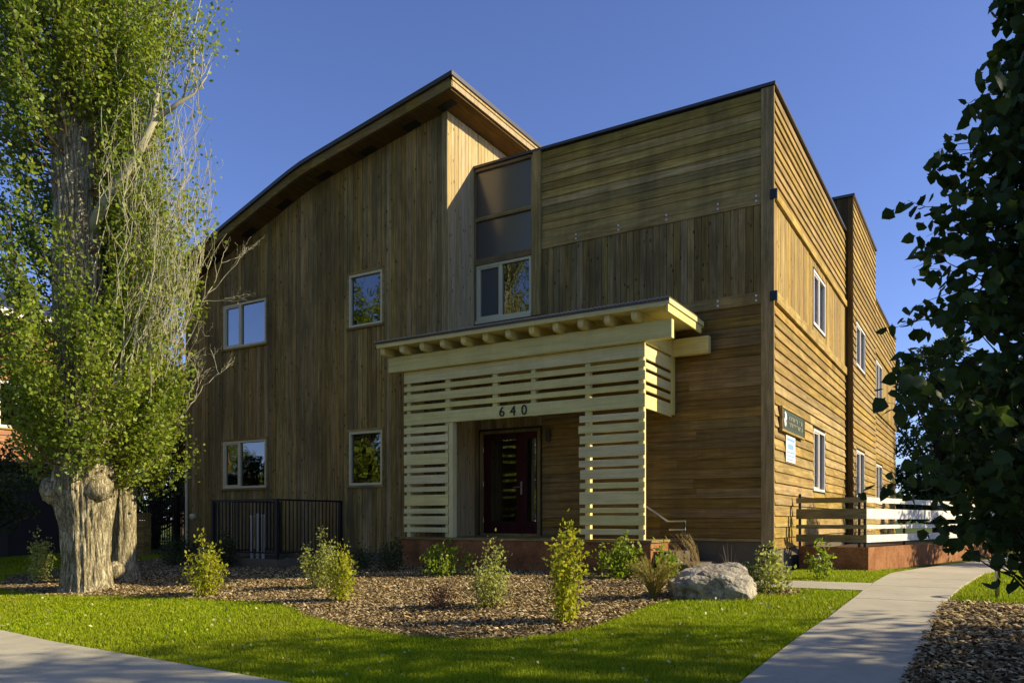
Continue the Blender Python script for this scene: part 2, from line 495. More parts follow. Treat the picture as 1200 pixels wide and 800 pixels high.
M['straw'] = leafmat('dry straw grass', (0.26, 0.18, 0.05), (0.46, 0.34, 0.13), 0.35)
M['straw_green'] = leafmat('half green straw grass', (0.20, 0.19, 0.03), (0.42, 0.34, 0.09), 0.35)

def rock_mat():
    m, t, b = nt('lichened limestone')
    tc = N(t, 'ShaderNodeTexCoord')
    n1 = noise_(t, tc.outputs['Object'], 3.2, 8, 0.68); n2 = noise_(t, tc.outputs['Object'], 14, 6, 0.7)
    f = math_(t, 'ADD', math_(t, 'MULTIPLY', n1, .6), math_(t, 'MULTIPLY', n2, .4))
    c = ramp(t, f, [(0.36, (0.07, 0.06, 0.042)), (0.45, (0.25, 0.22, 0.155)), (0.56, (0.43, 0.39, 0.29)), (0.7, (0.58, 0.53, 0.40))])
    t.links.new(c, b.inputs['Base Color']); b.inputs['Roughness'].default_value = 0.9
    bump(t, b, f, 1.0, 0.05)
    return m
M['rock'] = rock_mat()

# ------------------------------------------------------------------ setting: ground, bed, path, pavement
def strip_mesh(name, us, edge, m, axis, h, nsub=10, skirt=0.0):
    """sheet that follows the terrain: for each u along axis, from edge(u)[0] to edge(u)[1] on the other axis"""
    V = []; F = []
    for u in us:
        a, b = edge(u)
        for k in range(nsub + 1):
            w = a + (b - a) * k / nsub
            x, y = (w, u) if axis == 'y' else (u, w)
            V.append((x, y, float(gz(y)) + h))
    n = nsub + 1
    for i in range(len(us) - 1):
        for k in range(nsub):
            F.append((i*n+k, i*n+k+1, (i+1)*n+k+1, (i+1)*n+k))
    mb = MB(); mb.add(V, F)
    if skirt:
        for i in range(len(us) - 1):
            for k in (0, nsub):
                p, q = V[i*n+k], V[(i+1)*n+k]
                mb.add([p, q, (q[0], q[1], q[2]-skirt), (p[0], p[1], p[2]-skirt)], [(0, 1, 2, 3)])
        for i in (0, len(us)-1):
            for k in range(nsub):
                p, q = V[i*n+k], V[i*n+k+1]
                mb.add([p, q, (q[0], q[1], q[2]-skirt), (p[0], p[1], p[2]-skirt)], [(0, 1, 2, 3)])
    o = mb.build(name, m, recalc=False, center=False)
    tag(o, kind='structure')
    return o

ys = np.concatenate([[-400, -60, -25], np.arange(-14, 3, 0.25), [6, 20, 80, 800]])
xs = [-400, -60, -25, -15, -8, -2, 4, 12, 40, 400]
gv = [(x, y, float(gz(y)) - 0.012) for y in ys for x in xs]
gf = [(i*len(xs)+k, i*len(xs)+k+1, (i+1)*len(xs)+k+1, (i+1)*len(xs)+k) for i in range(len(ys)-1) for k in range(len(xs)-1)]
g = MB().add(gv, gf).build('ground', M['ground'], recalc=False, center=False, smooth=True)
tag(g, kind='structure')

BED = [(-14.6, -5.6), (-13.2, -6.6), (-12.57, -6.9), (-10.65, -7.0), (-9.42, -6.72), (-7.34, -6.4), (-5.73, -6.25), (-5.13, -6.48), (-4.48, -6.86), (-3.35, -7.18),
       (-2.43, -7.33), (-1.77, -7.23), (-1.22, -7.02), (-0.86, -6.68), (-0.62, -6.24), (-0.52, -5.54), (-0.50, -4.7), (-0.36, -4.2), (0.5, -3.7), (0.62, -2.75), (0.3, -2.4)]
def bed_front(x):
    return float(np.interp(x, [p[0] for p in BED], [p[1] for p in BED]))
BEDX = sorted(set(list(np.arange(-14.6, 0.3, 0.12)) + [p[0] for p in BED[:-1]]))
def in_bed(x, y):
    f = np.interp(x, [p[0] for p in BED], [p[1] for p in BED])
    return (x > -14.6) & (x < 0.25) & (y > f)
strip_mesh('mulch_bed', BEDX, lambda x: (bed_front(x), 1.2 if x > -15 else 0), M['mulch'], 'x', 0.0, 24)

PL = ([-11, -7.74, -6.2, -4.74, -3.21, -1.38, 0.83, 2.4, 6.2, 14, 24], [1.40, 1.50, 1.61, 1.74, 1.80, 1.82, 1.85, 2.15, 3.1, 5.0, 7.4])
PR = ([-11, -7.27, -5.86, -4.14, -3.22, -1.85, 1.62, 5.63, 14, 24], [2.62, 2.70, 2.77, 2.80, 2.84, 2.95, 3.25, 4.3, 6.2, 8.6])
def pathx(y): return float(np.interp(y, *PL)), float(np.interp(y, *PR))
# the path is cast in slabs with open joints between them
path_us = []
jy = -9.35
slabs = []
while jy < 22:
    slabs.append((jy + 0.008, jy + 1.487)); jy += 1.5
pe = None
for a, b in slabs:
    o = strip_mesh('path_slab' if pe else 'garden_path', np.linspace(a, b, 8), pathx, M['concrete'], 'y', 0.022, 4, skirt=0.06)
    if pe is None: pe = o
    else:
        o.parent = pe
        del o['kind']
strip_mesh('entry_walk', np.linspace(-1.3, 1.80, 12), lambda x: (-2.62 + 0.05*(x+.1), -1.72 + 0.10*(x+.1)), M['concrete'], 'x', 0.020, 4, skirt=0.06)
def swalk(x):
    f = float(np.interp(x, [-30, -12, -8.12, -6.53, -4.12, -2.46, 3, 20], [-8.3, -8.75, -9.01, -9.16, -9.25, -9.32, -9.38, -9.4]))
    return (-11.2, f)
first = None
for k in range(-20, 14):
    o = strip_mesh('pavement_slab' if first else 'pavement', np.linspace(k*1.5 + .006, k*1.5 + 1.494, 5), swalk, M['walk_conc'], 'x', 0.020, 4, skirt=0.06)
    if first is None: first = o
    else:
        o.parent = first
        del o['kind']
# street beyond the pavement, behind the camera
strip_mesh('street', np.linspace(-60, 60, 9), lambda x: (-30, -16), plain('asphalt', (0.05, 0.05, 0.05), 0.9), 'x', 0.006, 4)
# second mulch patch, right of the path
def mulch2(y):
    return (pathx(y)[1] + 0.03, 7.5)
strip_mesh('side_mulch_bed', np.linspace(-9.2, -3.25, 26), mulch2, M['mulch'], 'y', 0.0, 12)
def disc(name, x, y, r, m):
    mb = MB(); n = 22
    v = [(x, y, float(gz(y)) + .004)]
    for k in range(n):
        rr = r * (1 + 0.12*math.sin(3*k) + .08*math.cos(5*k))
        px, py = x + rr*math.cos(2*math.pi*k/n), y + rr*.8*math.sin(2*math.pi*k/n)
        v.append((px, py, float(gz(py)) + .004))
    mb.add(v, [(0, 1+k, 1+(k+1) % n) for k in range(n)])
    return tag(mb.build(name, m, recalc=False), kind='structure')
disc('mulch_ring', 0.70, -3.02, 0.42, M['mulch'])

# ------------------------------------------------------------------ stuff on the ground
rng = np.random.default_rng(11)
def on_lawn(x, y):
    bed = in_bed(x, y)
    pl = np.interp(y, *PL); pr = np.interp(y, *PR)
    path = (x > pl - .015) & (x < pr + .015)
    sw = y < np.interp(x, [-30, -12, -8.12, -6.53, -4.12, -2.46, 3, 20], [-8.3, -8.75, -9.01, -9.16, -9.25, -9.32, -9.38, -9.4]) + 0.01
    walk = (x > -1.5) & (x < 1.85) & (y > -2.63 + .05*(x+.1)) & (y < -1.70 + .10*(x+.1))
    m2 = (x > pr) & (y < -3.2)
    house = (x < 0.05) & (y > -1.7) & (x > -15.4)
    plant = (y > 1.35) & (x < 1.5 + (y-1.4)*0.24) & (x > -.2)
    ring = ((x-.70)**2 + ((y+3.02)/.8)**2) < .36**2
    return ~(bed | path | sw | walk | m2 | house | plant | ring)

def blades(name, x, y, h, w, m, seed=1):
    r = np.random.default_rng(seed); n = len(x)
    a = r.uniform(0, 2*np.pi, n); lean = r.uniform(0.1, 0.75, n) * h; la = r.uniform(0, 2*np.pi, n)
    z = gz(y) - 0.012
    dx, dy = np.cos(a) * w/2, np.sin(a) * w/2
    V = np.empty((n, 5, 3))
    V[:, 0] = np.stack([x - dx, y - dy, z], 1); V[:, 1] = np.stack([x + dx, y + dy, z], 1)
    mx, my = x + np.cos(la)*lean*.35, y + np.sin(la)*lean*.35
    V[:, 2] = np.stack([mx + dx*.8, my + dy*.8, z + h*.6], 1); V[:, 3] = np.stack([mx - dx*.8, my - dy*.8, z + h*.6], 1)
    V[:, 4] = np.stack([x + np.cos(la)*lean, y + np.sin(la)*lean, z + h], 1)
    b = (np.arange(n) * 5)[:, None]
    F = np.concatenate([b + np.array([0, 1, 2]), b + np.array([0, 2, 3]), b + np.array([3, 2, 4])], 0)
    return np_mesh(name, V.reshape(-1, 3), F, m)

def sample_lawn(n, x0, x1, y0, y1, seed):
    r = np.random.default_rng(seed)
    x = r.uniform(x0, x1, n); y = r.uniform(y0, y1, n)
    k = on_lawn(x, y)
    return x[k], y[k]
gx, gy = [], []
for a in ((210000, -4.5, 2.0, -9.5, -5.0, 1), (90000, -13.5, -4.5, -9.3, -6.0, 2), (60000, -1.0, 2.3, -5.0, 2.2, 3), (26000, -20, -13.0, -8.5, -1, 4), (22000, 2.7, 5.5, -3.3, 2.6, 5)):
    x, y = sample_lawn(*a); gx.append(x); gy.append(y)
gx = np.concatenate(gx); gy = np.concatenate(gy)
gh = rng.uniform(.022, .055, len(gx)); gw = rng.uniform(.004, .008, len(gx))
far = np.hypot(gx - CAMP[0], gy - CAMP[1])
gw = gw * np.clip(far / 7.0, 1, 2.2)
tag(blades('lawn_grass', gx, gy, gh, gw, M['grass'], 3), 'short bright green lawn grass in front of the bark bed', 'grass', kind='stuff')

def chips_mesh(name, x, y, smin, smax, m, seed):
    r = np.random.default_rng(seed); n = len(x)
    L = r.uniform(smin, smax, n); W = L * r.uniform(.18, .5, n); T = L * r.uniform(.08, .25, n)
    a = r.uniform(0, 2*np.pi, n); tilt = r.normal(0, .35, n)
    ux = np.stack([np.cos(a)*np.cos(tilt), np.sin(a)*np.cos(tilt), np.sin(tilt)], 1)
    vx = np.stack([-np.sin(a), np.cos(a), r.normal(0, .25, n)], 1)
    c = np.stack([x, y, gz(y) + T*.7 + r.uniform(0, .022, n)], 1)
    V = np.empty((n, 5, 3))
    V[:, 0] = c - ux*L[:, None]/2 - vx*W[:, None]*.5
    V[:, 1] = c + ux*L[:, None]/2 - vx*W[:, None]*.3
    V[:, 2] = c + ux*L[:, None]/2 + vx*W[:, None]*.4
    V[:, 3] = c - ux*L[:, None]/2 + vx*W[:, None]*.5
    V[:, 4] = c + np.array([0, 0, 1]) * T[:, None]
    b = (np.arange(n) * 5)[:, None]
    F = np.concatenate([b + np.array(q) for q in ((0, 1, 4), (1, 2, 4), (2, 3, 4), (3, 0, 4))], 0)
    return np_mesh(name, V.reshape(-1, 3), F, m)
x = rng.uniform(-14.5, .2, 190000); y = rng.uniform(-7.4, -.2, 190000); k = in_bed(x, y + .06)
x, y = x[k], y[k]
tag(chips_mesh('bark_chips', x, y, .018, .068, M['chips'], 5), 'brown bark chips covering the planting bed before the house', 'bark chips', kind='stuff')
x = rng.uniform(2.6, 5.5, 26000); y = rng.uniform(-9.2, -3.2, 26000); k = x > np.interp(y, *PR) - .05 * rng.random(26000)
tag(chips_mesh('bark_chips', x[k], y[k], .03, .08, M['chips'], 6), 'bark chips on the ground right of the concrete path', 'bark chips', kind='stuff')
n = 260; x = .7 + rng.normal(0, .2, n); y = -3.02 + rng.normal(0, .16, n)
tag(chips_mesh('bark_chips', x, y, .03, .07, M['chips'], 7), 'small ring of bark chips under the shrub beside the boulder', 'bark chips', kind='stuff')

# ------------------------------------------------------------------ siding helpers
def subtract(rect, holes):
    rs = [rect]
    for (a0, a1, b0, b1) in holes:
        out = []
        for (u0, u1, z0, z1) in rs:
            if a1 <= u0 + 1e-4 or a0 >= u1 - 1e-4 or b1 <= z0 + 1e-4 or b0 >= z1 - 1e-4:
                out.append((u0, u1, z0, z1)); continue
            if a0 > u0: out.append((u0, a0, z0, z1))
            if a1 < u1: out.append((a1, u1, z0, z1))
            m0, m1 = max(u0, a0), min(u1, a1)
            if b0 > z0 + .012: out.append((m0, m1, z0, b0))
            if b1 < z1 - .012: out.append((m0, m1, b1, z1))
        rs = out
    return [r for r in rs if r[1] - r[0] > .02 and r[3] - r[2] > .02]

def P3(plane, c, u, d, z):
    """point: u along the wall, d out from the wall, z up"""
    return (u, c - d, z) if plane == 'Y' else (c + d, u, z)

def lap_boards(parent, plane, c, u0, u1, z0, z1, expo, holes, m, base=0.0, into=None, joints=True):
    z = z0
    i = 0
    while z < z1 - .01:
        zt = min(z + expo, z1)
        cuts = []
        if joints and (u1 - u0) > 3:
            cuts = [u0 + (u1 - u0) * random.uniform(.25, .75)]
        segs = []
        e = [u0] + cuts + [u1]
        for a, b in zip(e[:-1], e[1:]):
            segs.append((a + (0.002 if a != u0 else 0), b - (0.002 if b != u1 else 0), z, zt))
        for s in segs:
            for (a, b, q0, q1) in subtract(s, holes):
                t0 = base + (.034 if plane == 'Y' else .044) + random.uniform(-.003, .004)
                t1 = base + .010
                prof = [P3(plane, c, a, base + .002, q0), P3(plane, c, a, t0 - .004, q0), P3(plane, c, a, t0, q0 + .006), P3(plane, c, a, t1, q1 + .012), P3(plane, c, a, base + .002, q1 + .012)]
                d = (b - a, 0, 0) if plane == 'Y' else (0, b - a, 0)
                if into is not None: into.prism(prof, d)
                else: MB().prism(prof, d).build('board', m, parent)
        z += expo; i += 1

def vert_boards(parent, plane, c, u0, u1, z0, z1, width, holes, m, base=0.0, into=None):
    """z1 may be a function of u (sloping top)"""
    zf = z1 if callable(z1) else (lambda u: z1)
    n = max(1, round((u1 - u0) / width)); w = (u1 - u0) / n
    for i in range(n):
        a, b = u0 + i*w, u0 + (i+1)*w
        top = max(zf(a), zf(b))
        for (p, q, r0, r1) in subtract((a, b, z0, top), holes):
            p += .003; q -= .003
            d = base + .022 + random.uniform(-.004, .005); cch = .005
            za, zb = (zf(p), zf(q)) if abs(r1 - top) < 1e-6 else (r1, r1)
            v = [P3(plane, c, p, base + .002, r0), P3(plane, c, p, d - cch, r0), P3(plane, c, p + cch, d, r0), P3(plane, c, q - cch, d, r0), P3(plane, c, q, d - cch, r0), P3(plane, c, q, base + .002, r0)]
            tz = [za, za, za, zb, zb, zb]
            v += [(*pt[:2], tz[k]) for k, pt in enumerate(v)]
            f = [tuple(range(6))[::-1], tuple(range(6, 12))] + [(k, (k+1) % 6, 6 + (k+1) % 6, 6 + k) for k in range(6)]
            if into is not None: into.add(v, f)
            else: MB().add(v, f).build('board', m, parent)

def pbox(mb, plane, c, u0, u1, d0, d1, z0, z1):
    a = P3(plane, c, u0, d0, z0); b = P3(plane, c, u1, d1, z1)
    return mb.box(min(a[0], b[0]), max(a[0], b[0]), min(a[1], b[1]), max(a[1], b[1]), z0, z1)

def frame_ring(mb, plane, c, u0, u1, z0, z1, w, d0, d1):
    pbox(mb, plane, c, u0, u1, d0, d1, z1 - w, z1)
    pbox(mb, plane, c, u0, u1, d0, d1, z0, z0 + w)
    pbox(mb, plane, c, u0, u0 + w, d0, d1, z0 + w, z1 - w)
    pbox(mb, plane, c, u1 - w, u1, d0, d1, z0 + w, z1 - w)

def window(parent, plane, c, u0, u1, z0, z1, split=None, fm='win_frame', trim='trim_x', inside=None, sash_left=True, glassmat='glass', screen_left=False, depth=.9, room=True):
    """casement set in the wall: frame > sash, pane; wood trim round it"""
    if trim:
        mb = MB(); tw = .05
        pbox(mb, plane, c, u0 - tw, u1 + tw, .01, .045, z1, z1 + .05)
        pbox(mb, plane, c, u0 - tw, u1 + tw, .01, .065, z0 - .05, z0)
        pbox(mb, plane, c, u0 - tw, u0, .01, .041, z0, z1); pbox(mb, plane, c, u1, u1 + tw, .01, .041, z0, z1)
        mb.build('window_trim', M[trim], parent)
    mb = MB(); frame_ring(mb, plane, c, u0, u1, z0, z1, .055, -.06, .030)
    w = mb.build('window', M[fm], parent)
    cells = []
    if split is None: cells = [(u0 + .055, u1 - .055)]
    else:
        s = u0 + (u1 - u0) * split
        mb = MB(); pbox(mb, plane, c, s - .03, s + .03, -.06, .024, z0 + .055, z1 - .055); mb.build('mullion', M[fm], w)
        cells = [(u0 + .055, s - .03), (s + .03, u1 - .055)]
    for i, (a, b) in enumerate(cells):
        ins = .0
        if split is not None and i == (0 if sash_left else 1):
            mb = MB(); frame_ring(mb, plane, c, a, b, z0 + .055, z1 - .055, .035, -.05, .012); mb.build('sash', M[fm], w)
            ins = .035
        gm = M['screen'] if (screen_left and i == 0) else M[glassmat]
        mb = MB(); pbox(mb, plane, c, a + ins, b - ins, -.032, -.026, z0 + .055 + ins, z1 - .055 - ins); mb.build('pane', gm, w)
    if room:
        # the room behind: back wall and reveals
        mb = MB()
        def q(p): return [P3(plane, c, *t) for t in p]
        a, b = u0 - .0, u1 + .0
        mb.add(q([(a-.5, -depth, z0-.5), (b+.5, -depth, z0-.5), (b+.5, -depth, z1+.3), (a-.5, -depth, z1+.3)]), [(0, 1, 2, 3)])
        mb.add(q([(a-.5, -.07, z0-.5), (b+.5, -.07, z0-.5), (b+.5, -depth, z0-.5), (a-.5, -depth, z0-.5)]), [(0, 1, 2, 3)])
        mb.add(q([(a-.5, -.07, z1+.3), (b+.5, -.07, z1+.3), (b+.5, -depth, z1+.3), (a-.5, -depth, z1+.3)]), [(0, 1, 2, 3)])
        for s in (a-.5, b+.5):
            mb.add(q([(s, -.07, z0-.5), (s, -depth, z0-.5), (s, -depth, z1+.3), (s, -.07, z1+.3)]), [(0, 1, 2, 3)])
        mb.build('room_wall', M[inside or 'interior'], w, recalc=False)
    return w

def wall_sheet(name, parent, plane, c, u0, u1, z0, z1, holes, m='sheath', thick=.12, topf=None):
    """sheathing behind the boards, with the window openings cut out"""
    mb = MB()
    us = sorted(set([u0, u1] + [h for q in holes for h in q[:2] if u0 < h < u1] + (list(np.linspace(u0, u1, 14)) if topf else [])))
    for a, b in zip(us[:-1], us[1:]):
        tops = (topf(a), topf(b)) if topf else (z1, z1)
        hs = sorted([(h[2], h[3]) for h in holes if h[0] < b - 1e-6 and h[1] > a + 1e-6])
        lo = z0
        for (h0, h1) in hs + [(None, None)]:
            if h0 is None: t = tops
            else: t = (h0, h0)
            if min(t) > lo:
                prof = [P3(plane, c, a, 0, lo), P3(plane, c, b, 0, lo), P3(plane, c, b, 0, t[1]), P3(plane, c, a, 0, t[0])]
                d = (0, thick, 0) if plane == 'Y' else (-thick, 0, 0)
                mb.prism(prof, d)
            if h0 is not None: lo = h1
    return mb.build(name, M[m], parent)

# ------------------------------------------------------------------ the house
house = empty('apartment_building', (-7.0, 4.0, 0), 'two storey cedar clad apartment building with curved shed roof and slatted porch', 'building')
H = 8.78; XW = -6.48; YW = -1.03; XL = -15.10
RT = [(-5.90, 10.00), (-9.8, 9.272), (-10.2, 9.19), (-10.6, 9.075), (-11.0, 8.94), (-13.53, 8.045), (-14.48, 7.71), (-15.75, 7.27)][::-1]
def rt(x): return float(np.interp(x, [p[0] for p in RT], [p[1] for p in RT]))
def wt(x): return rt(x) - .30

# wing front
wing_holes = [(-13.61, -12.0, 5.35, 6.48), (-9.24, -8.24, 5.35, 6.56), (-13.62, -12.0, 1.76, 2.97), (-9.24, -8.24, 1.74, 2.97)]
ww = wall_sheet('wing_wall', house, 'Y', YW, XL, XW - .003, .0, 9, wing_holes, topf=wt)
grow = lambda hs: [(a - .052, b + .052, c - .052, d + .052) for a, b, c, d in hs]
vert_boards(ww, 'Y', YW, XL + .06, XW - .10, .22, wt, .142, grow(wing_holes), M['vert'])
mb = MB(); pbox(mb, 'Y', YW, XW - .10, XW + .030, .004, .036, .22, wt(XW)); mb.build('corner_board', M['trim_z'], ww)
mb = MB(); pbox(mb, 'Y', YW, XL - .030, XL + .06, .004, .036, .22, wt(XL)); mb.build('corner_board', M['trim_z'], ww)
mb = MB(); mb.box(XL + .01, XW - .01, YW - .015, YW + .12, -.3, .219); mb.build('foundation', M['found'], house)
window(house, 'Y', YW, *wing_holes[0], split=.40, glassmat='glass_bright', inside='blind', depth=.3)
window(house, 'Y', YW, *wing_holes[1])
window(house, 'Y', YW, *wing_holes[2], split=.38)
window(house, 'Y', YW, *wing_holes[3])
# wing left side and back, return wall facing right
mb = MB(); mb.box(XL, XL + .1, YW + .125, 9, 0, wt(XL)); mb.build('wing_side_wall', M['vert'], house)
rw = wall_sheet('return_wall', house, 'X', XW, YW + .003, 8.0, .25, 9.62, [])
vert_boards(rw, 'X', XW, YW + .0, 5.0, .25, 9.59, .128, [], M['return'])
mb = MB(); mb.box(XL + .1, XW - .12, 7.9, 8.0, 0, 8.0); mb.build('wing_rear_wall', M['sheath'], house)
# roof: metal sheet, fascia, soffit
def roof_slab(z_off0, z_off1, x_in, y0, y1, m, name, parent, xr=None):
    mb = MB()
    px = [p[0] for p in RT]
    px = [max(px[0] + x_in, p) for p in px]; px = [min(px[-1] - x_in, p) for p in px]
    xsu = sorted(set([round(v, 4) for v in list(px) + list(np.linspace(px[0], px[-1], 26))]))
    top = [(x, y0, rt(x) + z_off1) for x in xsu]; bot = [(x, y0, rt(x) + z_off0) for x in xsu]
    for i in range(len(xsu) - 1):
        mb.prism([bot[i], bot[i+1], top[i+1], top[i]], (0, y1 - y0, 0))
    return mb.build(name, M[m], parent)
roof = roof_slab(-.085, 0.0, 0.0, -1.66, 8.4, 'roof_metal', 'roof', house)
roof_slab(-.28, -.088, .05, -1.60, -1.56, 'fascia', 'fascia', roof)
# right-hand fascia in two steps, under the metal edge
xr = -5.95
mb = MB(); mb.box(xr - .04, xr, -1.555, 8.3, rt(xr) - .26, rt(xr) - .145); mb.build('fascia', M['return'], roof)
mb = MB(); mb.box(xr - .04, xr + .02, -1.60, 8.3, rt(xr) - .140, rt(xr) - .090); mb.build('fascia_strip', M['return'], roof)
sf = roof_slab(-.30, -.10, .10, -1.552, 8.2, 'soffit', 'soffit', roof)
for px in (-6.35, -7.30, -8.55, -9.85, -11.2, -12.45, -13.7, -14.8):
    mb = MB(); z = rt(px)
    s = (rt(px + .17) - rt(px - .17)) / .34
    mb.prism([(px - .19, -1.30, rt(px - .19) - .302), (px + .19, -1.30, rt(px + .19) - .302), (px + .19, -1.30, rt(px + .19) - .314), (px - .19, -1.30, rt(px - .19) - .314)], (0, .20, 0))
    mb.build('soffit_vent', M['dark_opening'], roof)
# standing seams on the roof metal
for i in range(24):
    px = -5.98 - i * .42
    if px < -15.6: break
    mb = MB(); mb.box(px - .012, px + .012, -1.64, 8.38, rt(px) - .02, rt(px) + .012)
    mb.build('roof_seam', M['roof_metal'], roof)

# box front: band of laps, band of upright boards, laps below
XP = -4.74
door_hole = (-6.30, -4.78, .60, 2.90)
bay_hole = (-6.44, -4.98, 5.36, 6.58)
glaz1 = (-6.44, -4.98, 7.64, 8.66); glaz2 = (-6.44, -4.98, 6.72, 7.56)
fw = wall_sheet('front_wall', house, 'Y', 0, XW + .03, 0, .25, H - .05, [door_hole, bay_hole, glaz1, glaz2])
lap_boards(fw, 'Y', 0, XP, -.20, 6.88, 8.70, .166, [], M['lap_x'], joints=False)
vert_boards(fw, 'Y', 0, XP, -.20, 5.08, 6.655, .138, [], M['vert'])
lap_boards(fw, 'Y', 0, XP, -.20, .62, 4.86, .185, [grow([door_hole])[0]], M['lap_shaded'])
vert_boards(fw, 'Y', 0, XW + .03, XP - .002, .60, 5.28, .14, grow([door_hole]), M['vert'])
mb = MB(); pbox(mb, 'Y', 0, XP, -.20, .004, .045, 6.66, 6.875); bt = mb.build('band_board', M['trim_x'], fw)
mb = MB(); pbox(mb, 'Y', 0, XP, -.20, .004, .045, 4.865, 5.075); bt2 = mb.build('band_board', M['trim_x'], fw)
for (zz, pa) in ((6.77, bt), (4.97, bt2)):
    for u in (-3.92, -2.98, -1.98, -.98, -.28):
        for dz in (-.045, .045):
            mb = MB(); mb.tube([(u, -.047, zz + dz), (u, -.062, zz + dz)], .020, 8); mb.build('bolt', M['bolt'], pa)
mb = MB(); pbox(mb, 'Y', 0, -.195, .032, .004, .052, .47, H - .05); mb.build('corner_board', M['trim_z'], fw)
mb = MB(); mb.box(XW + .04, .008, -.012, .13, -.4, .555); mb.build('foundation', M['found'], house)
mb = MB(); pbox(mb, 'Y', 0, XW + .05, -.2, .004, .05, .56, .615); mb.build('base_flashing', M['trim_x'], fw)
# glazed bay: two grey panels over a casement, post at its right
mb = MB(); pbox(mb, 'Y', 0, -4.93, XP - .004, .004, .085, 5.28, H - .04); mb.build('post', M['trim_z'], fw)
mb = MB(); pbox(mb, 'Y', 0, XW + .033, XW + .07, .004, .05, 5.28, 8.70); pbox(mb, 'Y', 0, -4.985, -4.935, .004, .05, 5.28, 8.70); mb.build('bay_jamb', M['trim_z'], fw)
for z0, z1 in ((8.66, 8.72), (7.56, 7.64), (6.585, 6.72)):
    mb = MB(); pbox(mb, 'Y', 0, XW + .071, -4.986, .004, .055, z0, z1)
    mb.build('bay_rail', M['trim_x'], fw)
mb = MB(); pbox(mb, 'Y', 0, XW + .071, -4.986, .0, .075, 5.285, 5.355); mb.build('bay_sill', M['win_frame'], fw)
for g_ in (glaz1, glaz2):
    mb = MB(); pbox(mb, 'Y', 0, g_[0] + .03, g_[1] - .006, -.02, .0, g_[2] + .002, g_[3] - .002); mb.build('glazed_panel', M['frosted'], fw)
mb = MB(); pbox(mb, 'Y', 0, -6.46, -4.96, -.30, -.28, 6.6, 8.7); mb.build('panel_backing', M['sheath'], fw)
window(house, 'Y', 0, -6.40, -4.99, 5.36, 6.58, split=.45, trim=None, screen_left=True, sash_left=True)
# box roof and parapet cap
mb = MB(); mb.box(XW + .01, -.05, .13, 8.34, H - .6, H - .5); mb.build('flat_roof', M['roof_metal'], house)
mb = MB(); mb.box(XW + .0, .060, -.075, .16, H - .035, H + .02); mb.build('parapet_cap', M['roof_metal'], house)
mb = MB(); mb.box(-.16, .062, .163, 8.33, H - .034, H + .021); mb.build('parapet_cap', M['roof_metal'], house)

# right-hand side wall
YT = 8.34
side_holes = [(3.75, 5.20, 5.28, 6.50), (3.75, 5.15, 1.60, 2.98)]
sw_ = wall_sheet('side_wall', house, 'X', 0, .125, YT, .25, H - .05, side_holes)
lap_boards(sw_, 'X', 0, .02, YT - .01, 6.86, 8.70, .182, [], M['lap_y'])
vert_boards(sw_, 'X', 0, .02, YT - .01, 5.06, 6.70, .165, grow([side_holes[0]]), M['vert_side'])
lap_boards(sw_, 'X', 0, .02, YT - .01, .42, 4.86, .202, grow([side_holes[1]]), M['lap_y'])
for z0, z1 in ((6.705, 6.855), (4.865, 5.055)):
    mb = MB(); pbox(mb, 'X', 0, .02, YT - .01, .004, .075, z0, z1); mb.build('band_board', M['trim_y'], sw_)
for zz in (6.78, 4.96):
    mb = MB(); mb.box(-.03, .095, -.095, -.052, zz - .085, zz + .085); mb.build('corner_bracket', M['black_metal'], sw_)
mb = MB(); mb.box(-.12, .012, .15, YT, -.4, .42); mb.build('foundation', M['found'], house)
window(house, 'X', 0, *side_holes[0], split=.5, fm='win_white', trim=None)
window(house, 'X', 0, *side_holes[1], split=.5, fm='win_white', trim=None)
# projecting bay further back, and the last section behind it
ET = .19; YE = 13.36; YZ = 20.9; HT = 9.72; HZ = 8.35
th = [(8.95, 10.75, 5.25, 6.45), (8.95, 10.60, 1.56, 2.90)]
tw_ = wall_sheet('tower_wall', house, 'X', ET, YT, YE, .25, HT - .05, th)
sb = MB(); lap_boards(None, 'X', ET, YT + .02, YE - .01, .42, HT - .06, .19, grow(th), None, into=sb, joints=False)
tag(sb.build('siding_boards', M['lap_y'], tw_), kind='stuff')
mb = MB(); mb.box(-4.0, ET - .003, YT, YT + .12, .3, HT - .05); tf = mb.build('tower_front_wall', M['sheath'], house)
sb = MB(); vert_boards(None, 'Y', YT, -3.9, ET + .03, .3, HT - .06, .14, [], None, into=sb); tag(sb.build('siding_boards', wood('dark upright boards', 2, ((0.045, 0.030, 0.010), (0.085, 0.058, 0.018), (0.13, 0.09, 0.03)), knots=False), tf), kind='stuff')  # darker boards here than on the side walls
mb = MB(); mb.box(-4.0, ET + .07, YT - .06, YE + .02, HT - .045, HT + .025); mb.build('parapet_cap', M['roof_metal'], house)
mb = MB(); mb.box(-4.0, ET, YE - .12, YE, .3, HT - .05); mb.build('tower_rear_wall', M['sheath'], house)
zh = [(14.35, 16.1, 4.95, 6.35), (14.35, 16.1, 1.5, 2.85)]
E2 = .10
lw_ = wall_sheet('rear_side_wall', house, 'X', E2, YE + .003, YZ, .25, HZ - .05, zh)
sb = MB(); lap_boards(None, 'X', E2, YE + .01, YZ, .42, 4.55, .20, grow(zh), None, into=sb, joints=False)
lap_boards(None, 'X', E2, YE + .01, YZ, 6.68, HZ - .06, .19, [], None, into=sb, joints=False)
tag(sb.build('siding_boards', M['lap_y'], lw_), kind='stuff')
sb = MB(); vert_boards(None, 'X', E2, YE + .01, YZ, 4.72, 6.52, .17, grow(zh), None, into=sb); tag(sb.build('siding_boards', M['vert_side'], lw_), kind='stuff')
